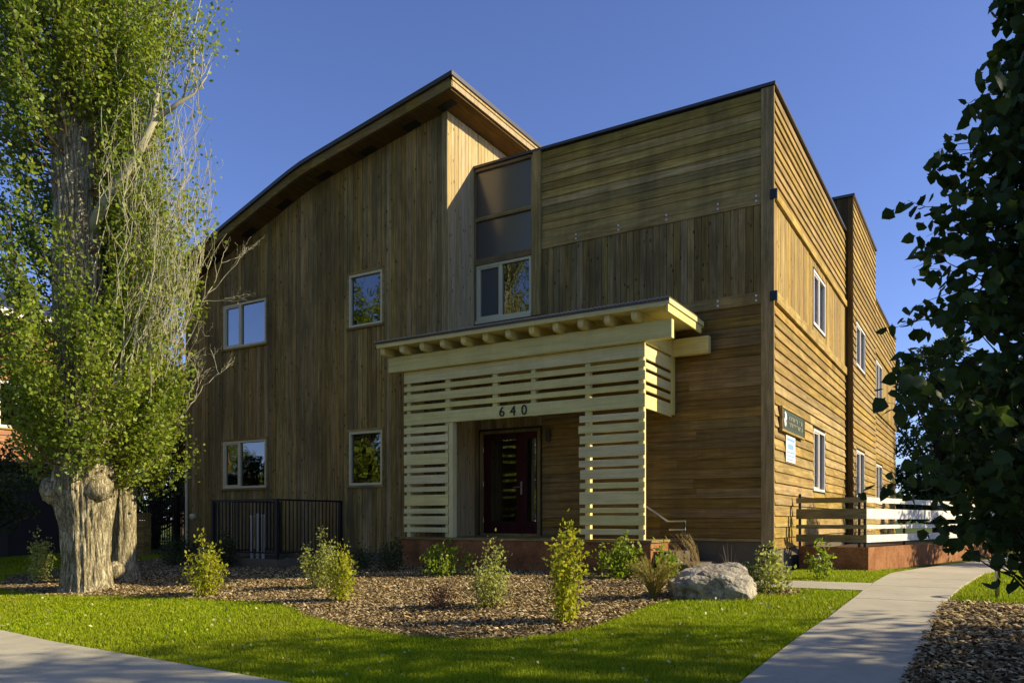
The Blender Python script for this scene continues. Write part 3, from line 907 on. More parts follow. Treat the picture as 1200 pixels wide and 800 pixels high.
for z0, z1 in ((6.525, 6.675), (4.56, 4.715)):
    mb = MB(); pbox(mb, 'X', E2, YE + .01, YZ, .004, .07, z0, z1); mb.build('band_board', M['trim_y'], lw_)
mb = MB(); mb.box(-.2, E2 + .06, YE + .025, YZ + .05, HZ - .045, HZ + .02); mb.build('parapet_cap', M['roof_metal'], house)
mb = MB(); mb.box(-15, E2 - .14, YZ - .15, YZ, .0, HZ - .3); mb.build('rear_wall', M['sheath'], house)
mb = MB(); mb.box(-.12, E2 + .005, YT + .01, YZ, -.4, .42); mb.build('foundation', M['found'], house)
for hh in th: window(house, 'X', ET, *hh, split=.5, fm='win_white', trim=None)
for hh in zh: window(house, 'X', E2, *hh, split=.5, fm='win_white', trim=None)

# front door with sidelight, in the wall under the bay
mb = MB(); frame_ring(mb, 'Y', 0, -6.30, -4.78, .60, 2.90, .06, -.10, .045); mb.build('door_frame', M['trim_z'], house)
mb = MB()
pbox(mb, 'Y', 0, -6.24, -6.09, -.07, -.02, .66, 2.84); pbox(mb, 'Y', 0, -5.40, -5.22, -.07, -.02, .66, 2.84)
pbox(mb, 'Y', 0, -6.09, -5.40, -.07, -.02, .66, .92); pbox(mb, 'Y', 0, -6.09, -5.40, -.07, -.02, 2.70, 2.84)
door = mb.build('entry_door', M['door_red'], house)
mb = MB(); pbox(mb, 'Y', 0, -6.09, -5.40, -.05, -.044, .92, 2.70); mb.build('pane', M['glass'], door)
mb = MB(); mb.box(-5.285, -5.245, .008, .02, 1.50, 1.78); mb.tube([(-5.265, .0, 1.66), (-5.265, -.05, 1.66), (-5.42, -.055, 1.66)], .012, 8); mb.build('handle', M['steel'], door)
for zz in (.95, 1.75, 2.5):
    mb = MB(); mb.tube([(-6.245, .012, zz - .05), (-6.245, .012, zz + .05)], .012, 8); mb.build('hinge', M['steel'], door)
mb = MB()
pbox(mb, 'Y', 0, -5.215, -5.13, -.08, -.01, .66, 2.84); pbox(mb, 'Y', 0, -4.90, -4.84, -.08, -.01, .66, 2.84)
pbox(mb, 'Y', 0, -5.13, -4.90, -.08, -.01, .66, .92); pbox(mb, 'Y', 0, -5.13, -4.90, -.08, -.01, 2.70, 2.84)
slt = mb.build('sidelight', M['door_red'], house)
mb = MB(); pbox(mb, 'Y', 0, -5.13, -4.90, -.05, -.044, .92, 2.70); mb.build('pane', M['glass'], slt)
mb = MB(); mb.box(-6.6, -4.5, .8, .85, .6, 3.2); mb.box(-6.6, -4.5, .125, .8, .55, .6); mb.build('hall_wall', M['interior'], house)
def sconce(x, z, y=0):
    mb = MB(); mb.tube([(x, y - .036, z), (x, y - .06, z)], .05, 12); mb.tube([(x, y - .09, z - .13), (x, y - .09, z + .13)], .045, 14); mb.build('wall_lamp', M['lamp_body'], house)
sconce(-4.55, 2.72); sconce(-1.86, 3.06)
mb = MB(); mb.tube([(-14.80, YW - .02, 1.04), (-14.80, YW - .10, 1.04), (-14.80, YW - .13, 1.03)], [.085, .085, .05], 16); mb.build('vent_cover', M['win_frame'], house)
mb = MB(); mb.tube([(-15.05, YW - .07, 2.35), (-15.05, YW - .07, .2)], .035, 10); mb.build('downspout', M['win_frame'], house)

# ------------------------------------------------------------------ porch
YP = -1.60
porch = empty('slatted_porch', (-4.4, -1.0, .0), 'cream painted porch with slatted screens and metal canopy before the red door', 'porch')
def slat(name, x0, x1, y0, y1, z0, z1, m='cream_x', parent=None):
    mb = MB()
    c = .004
    if (x1 - x0) > (y1 - y0):
        prof = [(x0, y0 + c, z0), (x0, y1, z0), (x0, y1, z1), (x0, y0 + c, z1), (x0, y0, z1 - c), (x0, y0, z0 + c)]
        mb.prism(prof, (x1 - x0, 0, 0))
    else:
        prof = [(x0, y0, z0), (x1 - c, y0, z0), (x1, y0, z0 + c), (x1, y0, z1 - c), (x1 - c, y0, z1), (x0, y0, z1)]
        mb.prism(prof, (0, y1 - y0, 0))
    return mb.build(name, M[m], parent or porch)
mb = MB(); mb.box(-7.22, -1.66, -1.70, -.06, -.25, .555)
base = mb.build('porch_base', M['corten'], porch)
mb = MB(); mb.box(-7.25, -1.63, -1.73, -.06, .558, .60); mb.build('deck_edge', M['trim_x'], porch)
RZ = [(.69, .79), (.86, 1.03), (1.08, 1.17), (1.235, 1.46), (1.52, 1.62), (1.69, 1.86), (1.91, 2.03), (2.085, 2.28), (2.335, 2.475), (2.525, 2.665), (2.725, 2.845)]
LZ = [(.70, .80), (.865, 1.03), (1.085, 1.185), (1.25, 1.47), (1.535, 1.635), (1.70, 1.875), (1.935, 2.03), (2.095, 2.315), (2.38, 2.48), (2.545, 2.69), (2.75, 2.87)]
HZs = [(2.925, 3.165), (3.235, 3.335), (3.405, 3.565), (3.63, 3.735), (3.80, 4.04)]
XS0, XS1 = -7.16, -1.80
for z0, z1 in LZ: slat('slat', XS0 + random.uniform(-.008, .008), -6.02, YP - .02, YP + .018, z0, z1)
for z0, z1 in RZ: slat('slat', -3.06 + random.uniform(-.03, .012), XS1 + random.uniform(-.004, .006), YP - .02, YP + .018, z0, z1)
for z0, z1 in HZs: slat('slat', XS0 + random.uniform(-.008, .008), XS1 + random.uniform(-.004, .006), YP - .02, YP + .018, z0, z1)
# side slats of the header
for z0, z1 in HZs: slat('slat', XS1 - .085, XS1 - .047, YP + .125, -.08, z0, z1, 'cream_y')
for z0, z1 in HZs: slat('slat', XS0 + .05, XS0 + .088, YP + .125, -.08, z0, z1, 'cream_y')
for z0, z1 in LZ: slat('slat', XS0 + .05, XS0 + .088, YP + .125, -.08, z0, z1, 'cream_y')
# posts behind the slats
for x0, x1, zz in ((-7.11, -7.02, .60), (-6.12, -6.00, .60), (-2.97, -2.87, .60), (-1.93, -1.835, .60)):
    slat('post', x0, x1, YP + .021, YP + .12, zz, 4.06, 'cream_z')
for x0, x1 in ((-4.98, -4.86), (-4.11, -4.01)):
    slat('post', x0, x1, YP + .021, YP + .12, 2.925, 4.06, 'cream_z')
slat('post', -6.005 + .01, -5.905, YP - .022, YP + .12, .60, 2.92, 'cream_z')
slat('post', XS1 - .045, XS1 - .0, -.20, -.065, 2.95, 4.06, 'cream_z')
# beams, rafters, canopy
slat('beam', -7.48, -1.27, YP - .14, YP - .025, 4.045, 4.36)
slat('beam', -7.48, -1.10, -.24, -.10, 4.045, 4.36)
slat('beam', XS1 - .09, XS1 - .0, YP - .02, -.245, 4.062, 4.355, 'cream_y')
for x in (-7.44, -6.93, -6.41, -5.90, -5.40, -4.89, -4.38, -3.87, -3.37, -2.87, -2.36, -1.85):
    mb = MB(); w = .055
    prof = [(x - w, -.07, 4.365), (x - w, -1.90, 4.365), (x - w, -1.955, 4.378), (x - w, -1.98, 4.41), (x - w, -1.985, 4.525), (x - w, -.07, 4.545)]
    mb.prism(prof, (2*w, 0, 0)); mb.build('rafter', M['cream_y'], porch)
mb = MB(); mb.prism([(-7.53, -2.03, 4.53), (-7.53, -.06, 4.55), (-7.53, -.06, 4.57), (-7.53, -2.03, 4.55)], (6.28, 0, 0)); mb.build('roof_deck', M['cream_x'], porch)
slat('fascia', -7.53, -1.255, -2.065, -2.033, 4.505, 4.615)
slat('fascia', -1.250, -1.215, -2.06, -.30, 4.40, 4.535, 'cream_y')
slat('fascia', -1.249, -1.190, -2.07, -.22, 4.538, 4.625, 'cream_y')
# corrugated canopy sheet
V = []; F = []
nx = 420; yv = (-2.10, -.06); zv = (4.640, 4.660)
for i in range(nx + 1):
    x = -7.56 + (6.38) * i / nx
    dz = .012 * math.sin(i / nx * 6.38 / .076 * 2 * math.pi)
    V += [(x, yv[0], zv[0] + dz), (x, yv[1], zv[1] + dz), (x, yv[0], zv[0] + dz - .012), (x, yv[1], zv[1] + dz - .012)]
for i in range(nx):
    a = i*4; b = a + 4
    F += [(a, b, b+1, a+1), (a+2, a+3, b+3, b+2), (a, a+2, b+2, b), (a+1, b+1, b+3, a+3)]
MB().add(V, F).build('canopy_sheet', M['corr_metal'], porch, recalc=False, smooth=True)
mb = MB(); mb.box(-7.55, -1.19, -2.085, -2.07, 4.585, 4.628); mb.build('drip_edge', M['roof_metal'], porch)
# house number
deps = None
for i, ch in enumerate('640'):
    cu = bpy.data.curves.new('house_number', 'FONT')
    cu.body = ch; cu.size = .27; cu.extrude = .008; cu.align_x = 'CENTER'
    to = bpy.data.objects.new('tmp', cu); COL.objects.link(to)
    bpy.context.view_layer.update()
    me = bpy.data.meshes.new_from_object(to.evaluated_get(bpy.context.evaluated_depsgraph_get()))
    COL.objects.unlink(to); bpy.data.objects.remove(to)
    me.materials.clear(); me.materials.append(M['digit'])
    o = bpy.data.objects.new('house_number', me); link(o, porch)
    o.rotation_euler = (math.radians(90), 0, 0)
    o.location = Vector((-4.73 + i*.25, YP - .032, 2.955)) - Vector(porch.location)
# steps down to the entry walk, and handrail
st = empty('entry_steps', (-1.2, -1.0, 0), 'concrete steps at the right end of the porch by the boulder', 'steps')
for i, (x1, z1) in enumerate(((-1.31, .40), (-.96, .20))):
    mb = MB(); mb.box(-1.658, x1, -1.55, -.16, -.1, z1); mb.build('step', M['found'], st)
rl = empty('handrail', (-1.3, -1.0, 0), 'thin galvanised handrail beside the porch steps', 'handrail')
mb = MB(); mb.tube([(-2.3, -1.0, 1.38), (-1.61, -1.0, .93), (-1.28, -1.0, .93), (-1.28, -1.0, .78), (-1.58, -1.0, .78)], .018, 8); mb.build('rail', M['steel'], rl)
mb = MB(); mb.tube([(-1.30, -1.0, .12), (-1.30, -1.0, .93)], .014, 8); mb.tube([(-2.2, -1.0, .6), (-2.2, -1.0, 1.31)], .014, 8); mb.build('baluster', M['black_metal'], rl)

# ------------------------------------------------------------------ window well guard, vent pipes
wg = empty('well_guard', (-10.5, -2.0, 0), 'black metal picket guard round the window well left of the porch', 'railing')
XC, YC, XA = -9.46, -2.99, -11.50
mb = MB(); mb.box(XA - .1, XC + .1, YC - .1, YC + .1, -.3, .12); mb.box(XC - .1, XC + .1, YC + .1, YW - .05, -.3, .12); mb.box(XA - .1, XA + .1, YC + .1, YW - .05, -.3, .12)
mb.build('well_curb', M['found'], wg)
for (x, y) in ((XC, YC), (XA, YC), (XC, YW - .08), (XA, YW - .08)):
    mb = MB(); mb.box(x - .035, x + .035, y - .035, y + .035, .12, 1.40); mb.build('post', M['black_metal'], wg)
for z0, z1 in ((1.36, 1.40), (.24, .27)):
    mb = MB(); mb.box(XA + .036, XC - .036, YC - .02, YC + .02, z0, z1); mb.build('rail', M['black_metal'], wg)
    for x in (XC, XA):
        mb = MB(); mb.box(x - .02, x + .02, YC + .036, YW - .116, z0, z1); mb.build('rail', M['black_metal'], wg)
pk = MB().box(-.009, .009, -.009, .009, .271, 1.359).build('picket', M['black_metal'], wg)
spots = [(XA + .1 + i*.108, YC) for i in range(18)] + [(XC, YC + .13 + i*.108) for i in range(16)] + [(XA, YC + .13 + i*.108) for i in range(16)]
for i, (x, y) in enumerate(spots):
    o = pk if i == 0 else pk.copy()
    if i: link(o, wg)
    o.location = Vector((x, y, .815)) - Vector(wg.location)
for i, (x, h) in enumerate(((-11.05, 1.06), (-10.86, 1.10), (-10.68, 1.08))):
    mb = MB(); mb.tube([(x, -2.3, .0), (x, -2.3, h - .06)], .035, 12); mb.tube([(x, -2.3, h - .06), (x, -2.3, h)], [.045, .045], 12)
    o = mb.build('vent_pipe', M['white_pipe'])
    tag(o, 'white plastic vent pipe standing inside the black well guard, ' + ('the one nearest the yellow shrub', 'middle of three', 'the one nearest the porch')[i], 'pipe', 'white vent pipes in the window well')

# ------------------------------------------------------------------ signs on the side wall
sg = empty('carved_sign', (.05, 1.4, 2.8), 'long dark green carved board with white emblem high on the sunlit wall', 'sign')
mb = MB(); pbox(mb, 'X', 0, .36, 2.36, .045, .085, 2.62, 3.02); mb.build('sign_board', M['sign_green'], sg)
mb = MB(); frame_ring(mb, 'X', 0, .33, 2.39, 2.59, 3.05, .035, .04, .10); mb.build('sign_frame', M['trim_y'], sg)
mb = MB()
pts = [(.52, 2.70), (.60, 2.68), (.66, 2.74), (.62, 2.80), (.70, 2.84), (.66, 2.93), (.58, 2.97), (.52, 2.93), (.55, 2.86), (.48, 2.80)]
mb.prism([(.086, y, z) for y, z in pts], (.014, 0, 0)); mb.build('emblem', M['sign_white'], sg)
for row, z in ((0, 2.88), (1, 2.76)):
    y = .92
    while y < 2.15:
        w = random.uniform(.045, .075)
        mb = MB()
        pbox(mb, 'X', 0, y, y + w*.3, .086, .096, z - .04, z + .04)
        pbox(mb, 'X', 0, y + w*.3, y + w, .086, .096, z + (.018 if random.random() < .5 else -.04), z + (.04 if random.random() < .5 else .03))
        mb.build('letter', M['sign_gold'], sg)
        y += w + .035 + (.08 if random.random() < .18 else 0)
s2 = empty('notice_sign', (.05, 1.2, 2.3), 'small white and pale blue notice below the green carved sign', 'sign')
mb = MB(); pbox(mb, 'X', 0, .84, 1.66, .042, .056, 2.06, 2.56); mb.build('sign_panel', M['sign_white'], s2)
for z, h, a, b in ((2.49, .05, .90, 1.60), (2.36, .10, 1.0, 1.5), (2.25, .03, .90, 1.60), (2.18, .025, .90, 1.55), (2.11, .025, .95, 1.45)):
    mb = MB(); pbox(mb, 'X', 0, a, b, .0565, .0585, z - h/2, z + h/2); mb.build('printed_line', M['sign_blue'], s2)

# ------------------------------------------------------------------ rusted planter and board fence
pl = empty('steel_planter', (1.4, 1.4, 0), 'rusted steel planter wall along the path, lit orange on one side', 'planter')
A = Vector((.16, 1.50, 0)); B = Vector((1.41, 1.38, 0)); Cc = Vector((3.62, 10.6, 0))
def wallseg(mb, a, b, t, z0, z1, lift=0):
    d = (b - a).normalized(); nrm = Vector((d.y, -d.x, 0))
    p = [a, b, b - nrm*t, a - nrm*t]
    mb.prism([(q.x, q.y, z0) for q in p], (0, 0, z1 - z0))
mb = MB(); wallseg(mb, A, B - (B-A).normalized()*.001, .06, -.2, .44); mb.build('front_sheet', M['corten'], pl)
d = (Cc - B).normalized(); L = (Cc - B).length
k = 0; s = 0.0
while s < L - .1:
    e = min(s + (.33 if k == 0 else .62), L)
    mb = MB(); wallseg(mb, B + d*(s + .004), B + d*(e - .004), .05 + .004*(k % 2), -.2, .44); mb.build('side_sheet', M['corten'], pl)
    s = e; k += 1
mb = MB(); mb.prism([(.1, 1.62, .30), (1.37, 1.48, .30), (3.5, 10.5, .30), (.25, 10.5, .30)], (0, 0, .02)); mb.build('planter_soil', M['mulch'], pl)
fn = empty('board_fence', (1.4, 1.5, .44), 'low fence of four white level boards on black posts above the rusted planter', 'fence')
BZ = [(.53, .67), (.785, .86), (.97, 1.165), (1.28, 1.38)]
A2 = A + Vector((-.06, .02, 0)); B2 = B + Vector((-.04, .05, 0))
for z0, z1 in BZ:
    mb = MB(); wallseg(mb, A2, B2, .03, z0, z1); tag(mb.build('fence_board', M['fence_shaded'], fn), 'fence board with shade in its dull olive colour')
C2 = B2 + d*9.0
nb = 4
for z0, z1 in BZ:
    for j in range(nb):
        mb = MB(); wallseg(mb, B2 + d*(9.0*j/nb + .03), B2 + d*(9.0*(j+1)/nb + .026), .03, z0, z1); mb.build('fence_board', M['fence_white'], fn)
for q in [A2 + Vector((.06, .055, 0)), B2 + Vector((-.13, .07, 0)), B2 + Vector((-.035, .10, 0))] + [B2 + d*s + Vector((-.07, .03, 0)) for s in (2.25, 4.5, 6.75, 8.9)]:
    mb = MB(); mb.box(q.x - .022, q.x + .022, q.y - .022, q.y + .022, .30, 1.46); mb.build('fence_post', M['black_metal'], fn)

# ------------------------------------------------------------------ boulder
def boulder():
    pts = [(-.56, -.08, .22), (-.34, .05, .41), (.02, .10, .50), (.30, .10, .49), (.42, .05, .44), (.57, .04, .16), (.40, -.26, .25), (.10, -.33, .30), (-.22, -.30, .27), (-.50, -.20, .12),
           (-.46, -.14, -.15), (.05, -.26, -.15), (.46, -.26, -.15), (.60, .15, -.15), (.30, .42, .34), (-.35, .42, .28), (-.52, .38, -.15), (.52, .45, -.15), (.16, -.36, .10), (.34, -.34, .02)]
    bm = bmesh.new()
    for p in pts: bm.verts.new(p)
    bmesh.ops.convex_hull(bm, input=bm.verts[:])
    for _ in range(3): bmesh.ops.subdivide_edges(bm, edges=bm.edges[:], cuts=1, use_grid_fill=True)
    bmesh.ops.smooth_vert(bm, verts=bm.verts[:], factor=.35, use_axis_x=True, use_axis_y=True, use_axis_z=True)
    bmesh.ops.triangulate(bm, faces=bm.faces[:])
    bmesh.ops.subdivide_edges(bm, edges=bm.edges[:], cuts=2, use_grid_fill=True)
    bm.normal_update()
    for v in bm.verts:
        p = v.co.copy()
        d = .030*noise.fractal(p*3.2, 1.0, 2.0, 6) + .016*noise.fractal(p*11 + Vector((3, 1, 7)), 1.0, 2.0, 4)
        d -= .045*max(0, .07 - abs(noise.noise(p*2.6 + Vector((5, 2, 1)))))/.07
        v.co = p + v.normal*d
    bmesh.ops.recalc_face_normals(bm, faces=bm.faces[:])
    me = bpy.data.meshes.new('boulder'); bm.to_mesh(me); bm.free()
    me.materials.append(M['rock'])
    o = bpy.data.objects.new('boulder', me); link(o)
    o.location = (.05, -3.78, -.06); o.rotation_euler = (0, 0, math.radians(31)); o.scale = (1.10, 1, .84)
    tag(o, 'large pale lichened boulder at the edge of the bark bed', 'boulder')
boulder()

# ------------------------------------------------------------------ leaves
def leaves(name, P, size, m, parent, seed, up=0.35, droop=0.0, aspect=.75, fine=False, loc=(0, 0, 0)):
    """one mesh of many small folded leaves at points P (n x 3)"""
    r = np.random.default_rng(seed); n = len(P)
    a = r.uniform(0, 2*np.pi, n)
    el = r.normal(up, .6, n) - droop
    D = np.stack([np.cos(a)*np.cos(el), np.sin(a)*np.cos(el), np.sin(el)], 1)
    R = r.normal(size=(n, 3)); S = np.cross(D, R); S /= np.linalg.norm(S, axis=1)[:, None] + 1e-9
    Nn = np.cross(S, D)
    L = (size * r.uniform(.65, 1.25, n))[:, None]; W = L * aspect / 2
    if not fine:
        V = np.empty((n, 4, 3))
        V[:, 0] = P; V[:, 1] = P + D*L*.45 + S*W + Nn*W*.25; V[:, 2] = P + D*L; V[:, 3] = P + D*L*.45 - S*W + Nn*W*.25
        b = (np.arange(n)*4)[:, None]
        F = np.concatenate([b + np.array([0, 1, 2]), b + np.array([0, 2, 3])], 0)
    else:
        # broad leaf: stalk, midrib and rounded, pointed blade curving down to its tip
        V = np.empty((n, 10, 3)); c = -Nn
        V[:, 0] = P
        V[:, 1] = P + D*L*.12 + S*W*.12; V[:, 2] = P + D*L*.12 - S*W*.12
        V[:, 3] = P + D*L*.30 + S*W*.95 + c*L*.02; V[:, 4] = P + D*L*.36 + c*L*-.05; V[:, 5] = P + D*L*.30 - S*W*.95 + c*L*.02
        V[:, 6] = P + D*L*.66 + S*W*.72 + c*L*.08; V[:, 7] = P + D*L*.68 + c*L*.02; V[:, 8] = P + D*L*.66 - S*W*.72 + c*L*.08
        V[:, 9] = P + D*L*1.0 + c*L*.16
        b = (np.arange(n)*10)[:, None]
        F = np.concatenate([b + np.array(q) for q in ((0, 1, 2), (1, 3, 4), (1, 4, 2), (2, 4, 5), (3, 6, 7), (3, 7, 4), (4, 7, 8), (4, 8, 5), (6, 9, 7), (7, 9, 8))], 0)
    return np_mesh(name, V.reshape(-1, 3), F, m, parent, loc=loc)

CR = np.array([.854, .52, 0.])      # across the view, to the right
CF = np.array([-.52, .854, 0.])     # away from the street

def trunk_mesh(name, base, prof, m, parent, nz=90, na=120, ridge=.075, seed=0, lean=(0, 0)):
    """furrowed trunk; prof = (z, radius) pairs above base"""
    V = np.empty((nz + 1, na, 3)); zs = np.linspace(prof[0][0], prof[-1][0], nz + 1)
    for i, z in enumerate(zs):
        r0 = np.interp(z, [p[0] for p in prof], [p[1] for p in prof])
        for k in range(na):
            a = 2*math.pi*k/na
            q = Vector((math.cos(a)*3.2, math.sin(a)*3.2, z*.55 + seed))
            w = noise.noise(Vector((math.cos(a)*2, math.sin(a)*2, z*.6 + seed + 9)))*.5
            rg = abs(noise.noise(Vector((math.cos(a + w*.25)*9, math.sin(a + w*.25)*9, z*1.3 + seed))))*.75 + .25*abs(noise.noise(Vector((math.cos(a)*19, math.sin(a)*19, z*3.0 + seed))))
            lump = noise.fractal(q, 1.0, 2.0, 3)
            flare = .22*math.exp(-z/.35)*max(0, math.cos(a*5 + seed)) if z < 1.2 else 0
            r = r0*(1 + ridge*(min(rg, .35)/.35 - .6)*1.6 + .10*lump + flare*.5)
            V[i, k] = (base[0] + lean[0]*z + r*math.cos(a), base[1] + lean[1]*z + r*math.sin(a), base[2] + z)
    idx = np.arange((nz + 1)*na).reshape(nz + 1, na); nx_ = np.roll(idx, -1, 1)
    F = np.stack([idx[:-1], nx_[:-1], nx_[1:], idx[1:]], -1).reshape(-1, 4)
    return np_mesh(name, V.reshape(-1, 3), F, m, parent, smooth=True, loc=base)

def curve_pts(p0, p1, bend, n=8, jit=.0, r=None):
    p0, p1, bend = Vector(p0), Vector(p1), Vector(bend)
    out = []
    for i in range(n + 1):
        t = i/n
        q = p0.lerp(p1, t) + bend*(4*t*(1-t))
        if r and 0 < i < n: q += Vector((r.normal(0, jit), r.normal(0, jit), r.normal(0, jit)))
        out.append(q)
    return out

# ---- big poplar
def poplar():
    B0 = np.array([-10.54, -6.41, -.33])
    t = empty('poplar_tree', B0, 'tall poplar with thick furrowed trunk and bare pale twigs, foremost at the lawn edge', 'tree', 'poplars beside the house')
    lean = (-.030, -.012)
    trunk_mesh('trunk', tuple(B0), [(-.1, .47), (.12, .39), (.5, .36), (1.1, .40), (1.75, .53), (2.1, .48), (2.6, .42), (5, .40), (8, .35), (11, .26), (16, .12)], M['bark'], t, nz=240, na=190, lean=lean, seed=3)
    ax = lambda z: B0 + np.array([lean[0]*z, lean[1]*z, z])
    r = np.random.default_rng(21)
    # burls where the trunk once was cut
    mb = MB()
    for (zz, off, rr) in ((1.85, .36, .26), (1.80, -.38, .26)):
        c = ax(zz) + CR*off - CF*.22
        ico = [Vector(c) + Vector((math.cos(a)*math.cos(b), math.sin(a)*math.cos(b), math.sin(b)))*rr*(1 + .25*noise.noise(Vector((a*2, b*2, zz)))) for b in np.linspace(-1.4, 1.4, 9) for a in np.linspace(0, 2*math.pi, 15)[:-1]]
        mb.add(ico, [(i*14 + k, i*14 + (k+1) % 14, (i+1)*14 + (k+1) % 14, (i+1)*14 + k) for i in range(8) for k in range(14)])
    mb.build('burl', M['bark'], t, smooth=True, recalc=True)
    Plimb = []
    # the pale bare limb that leaves the trunk and rises to the right
    def cp(a, z, f=0.0): return Vector(B0 + CR*a + CF*f + np.array([0, 0, z - B0[2]]))
    mb = MB()
    limb = [cp(.0, 6.05), cp(.45, 6.75, -.1), cp(.95, 7.35, -.2), cp(1.32, 8.0, -.25), cp(1.42, 8.75, -.25)]
    mb.tube(limb, [.12, .10, .085, .060, .012], 12)
    mb.tube([limb[3], cp(1.75, 8.35, -.2), cp(2.0, 8.50, -.2), cp(2.2, 8.82, -.15), cp(2.32, 9.2, -.1)], [.05, .036, .022, .012, .004], 9)
    mb.tube([limb[4], cp(1.62, 9.2, -.3), cp(1.58, 9.7, -.2), cp(1.80, 10.5, -.2)], [.012, .010, .008, .004], 9)
    mb.tube([cp(1.8, 8.4, -.2), cp(2.02, 9.0, -.25), cp(1.96, 9.7, -.1), cp(2.12, 10.4, -.1)], [.018, .013, .009, .005], 8)
    for i in range(46):
        q = limb[2].lerp(limb[4], r.random()) if r.random() < .4 else cp(r.uniform(1.4, 2.2), r.uniform(8.2, 9.3), -.2)
        e = q + Vector(CR*r.normal(.18, .22) + CF*r.normal(0, .2) + np.array([0, 0, r.uniform(.3, 1.1)]))
        mb.tube(curve_pts(q, e, Vector(CR*r.normal(0, .08)), 5, .015, r), [.009, .008, .006, .005, .004, .002], 4, cap=False)
        Plimb.append(np.array(e) + r.normal(0, .16, (17, 3)))
    mb.build('bare_limb', M['twig'], t, smooth=True)
    # inner limbs that carry the leafy shoots
    mb = MB(); P = []; Pb = []
    nsh = 900
    for i in range(nsh):
        z0 = 1.55 + 13.2 * (i + r.random())/nsh
        a = r.uniform(0, 2*np.pi)
        dirv = CR*math.cos(a) + CF*math.sin(a)
        env = (1.95 if math.cos(a) > 0 else 1.72 if z0 > 5.6 else 1.45)
        low = z0 < 3.4
        R = env * (r.uniform(.40, .62) if z0 < 2.4 else r.uniform(.45, .85) if low else math.sqrt(r.uniform(.10, 1.0)))
        if 3.2 < z0 < 9 and math.cos(a) > .2: R *= .66
        L = r.uniform(.9, 2.6) if not low else r.uniform(.7, 1.7)
        # the trunk shows on its street side between 4.8 and 8.5 m
        if 4.2 < z0 < 7.2 and math.sin(a) < -.25 and abs(math.cos(a)) < .9 and r.random() < .93: continue
        if 3.5 < z0 < 7.5 and r.random() < .25: continue
        if z0 < 5.4 and math.cos(a) < -.3 and r.random() < .35: continue
        rt_ = np.interp(z0, [1.5, 5, 11, 16], [.5, .40, .28, .1])
        c0 = ax(z0 + .33)
        n = 7; pts = []
        for k in range(n + 1):
            s = k/n
            rad = rt_*.8 + R*(1 - (1 - s)**1.8)*.98
            p = c0 + dirv*rad + np.array([0, 0, L*s**1.5 - .12*math.sin(s*3)])
            p = p + r.normal(0, .05, 3)*s
            pts.append(p)
        mb.tube(pts, [.018, .016, .013, .011, .009, .007, .005, .004], 4, cap=False)
        nl = int(r.uniform(110, 210))
        s = r.uniform(.12 if low else .25, 1.0, nl)
        base = np.stack([np.interp(s, np.linspace(0, 1, n + 1), [p[j] for p in pts]) for j in range(3)], 1)
        q = base + r.normal(0, .095, (nl, 3))
        side = math.cos(a) > -.25 or low
        (Pb if (side and r.random() < .6) else P).append(q)  # right-hand and low shoots mostly take the lighter leaves
    mb.build('branches', M['stem'], t, recalc=False)
    P = np.concatenate(P); Pb = np.concatenate(Pb + Plimb)
    # sprays of bare upright twigs on the house side
    mb = MB(); Pt = []
    for i in range(105):
        a0 = r.uniform(.5, 1.75); z0 = r.uniform(3.0, 6.6); f0 = r.normal(-.2, .35)
        a1 = min(2.3, a0 + r.uniform(.0, .6)); z1 = z0 + r.uniform(1.0, 3.0)
        p0, p1 = cp(a0, z0, f0), cp(a1, z1, f0 + r.normal(0, .2))
        pts = curve_pts(p0, p1, Vector(CR*r.uniform(-.12, .3) + CF*r.normal(0, .1)), 8, .03, r)
        w = r.uniform(.004, .009)
        Pt.append(np.array(pts[int(r.integers(1, 9))]) + r.normal(0, .13, (int(r.integers(5, 34)), 3)))
        mb.tube(pts, list(np.linspace(w, .003, 9)), 4, cap=False)
        for j in range(5):
            k = int(r.integers(2, 8)); q = pts[k]
            e = q + Vector(CR*r.normal(.08, .16) + CF*r.normal(0, .12) + np.array([0, 0, r.uniform(.25, .8)]))
            mb.tube(curve_pts(q, e, Vector((r.normal(0, .05), r.normal(0, .05), 0)), 4), [.004, .004, .003, .003, .002], 3, cap=False)
    for i in range(16):
        a0 = r.uniform(.0, .8); z0 = r.uniform(2.3, 3.6)
        p0, p1 = cp(a0, z0, -.5), cp(a0 + r.uniform(.3, 1.1), z0 + r.uniform(1.2, 2.8), -.55)
        pts = curve_pts(p0, p1, Vector((0, 0, r.uniform(-.2, .2))), 8, .03, r)
        mb.tube(pts, list(np.linspace(.018, .006, 9)), 5, cap=False)
    mb.build('bare_twigs', M['twig'], t, recalc=False)
    leaves('crown', P, .080, M['poplar_leaf'], t, 31, loc=tuple(B0))
    leaves('crown', np.concatenate([Pb] + Pt), .082, M['poplar_leaf_b'], t, 32, loc=tuple(B0))
poplar()

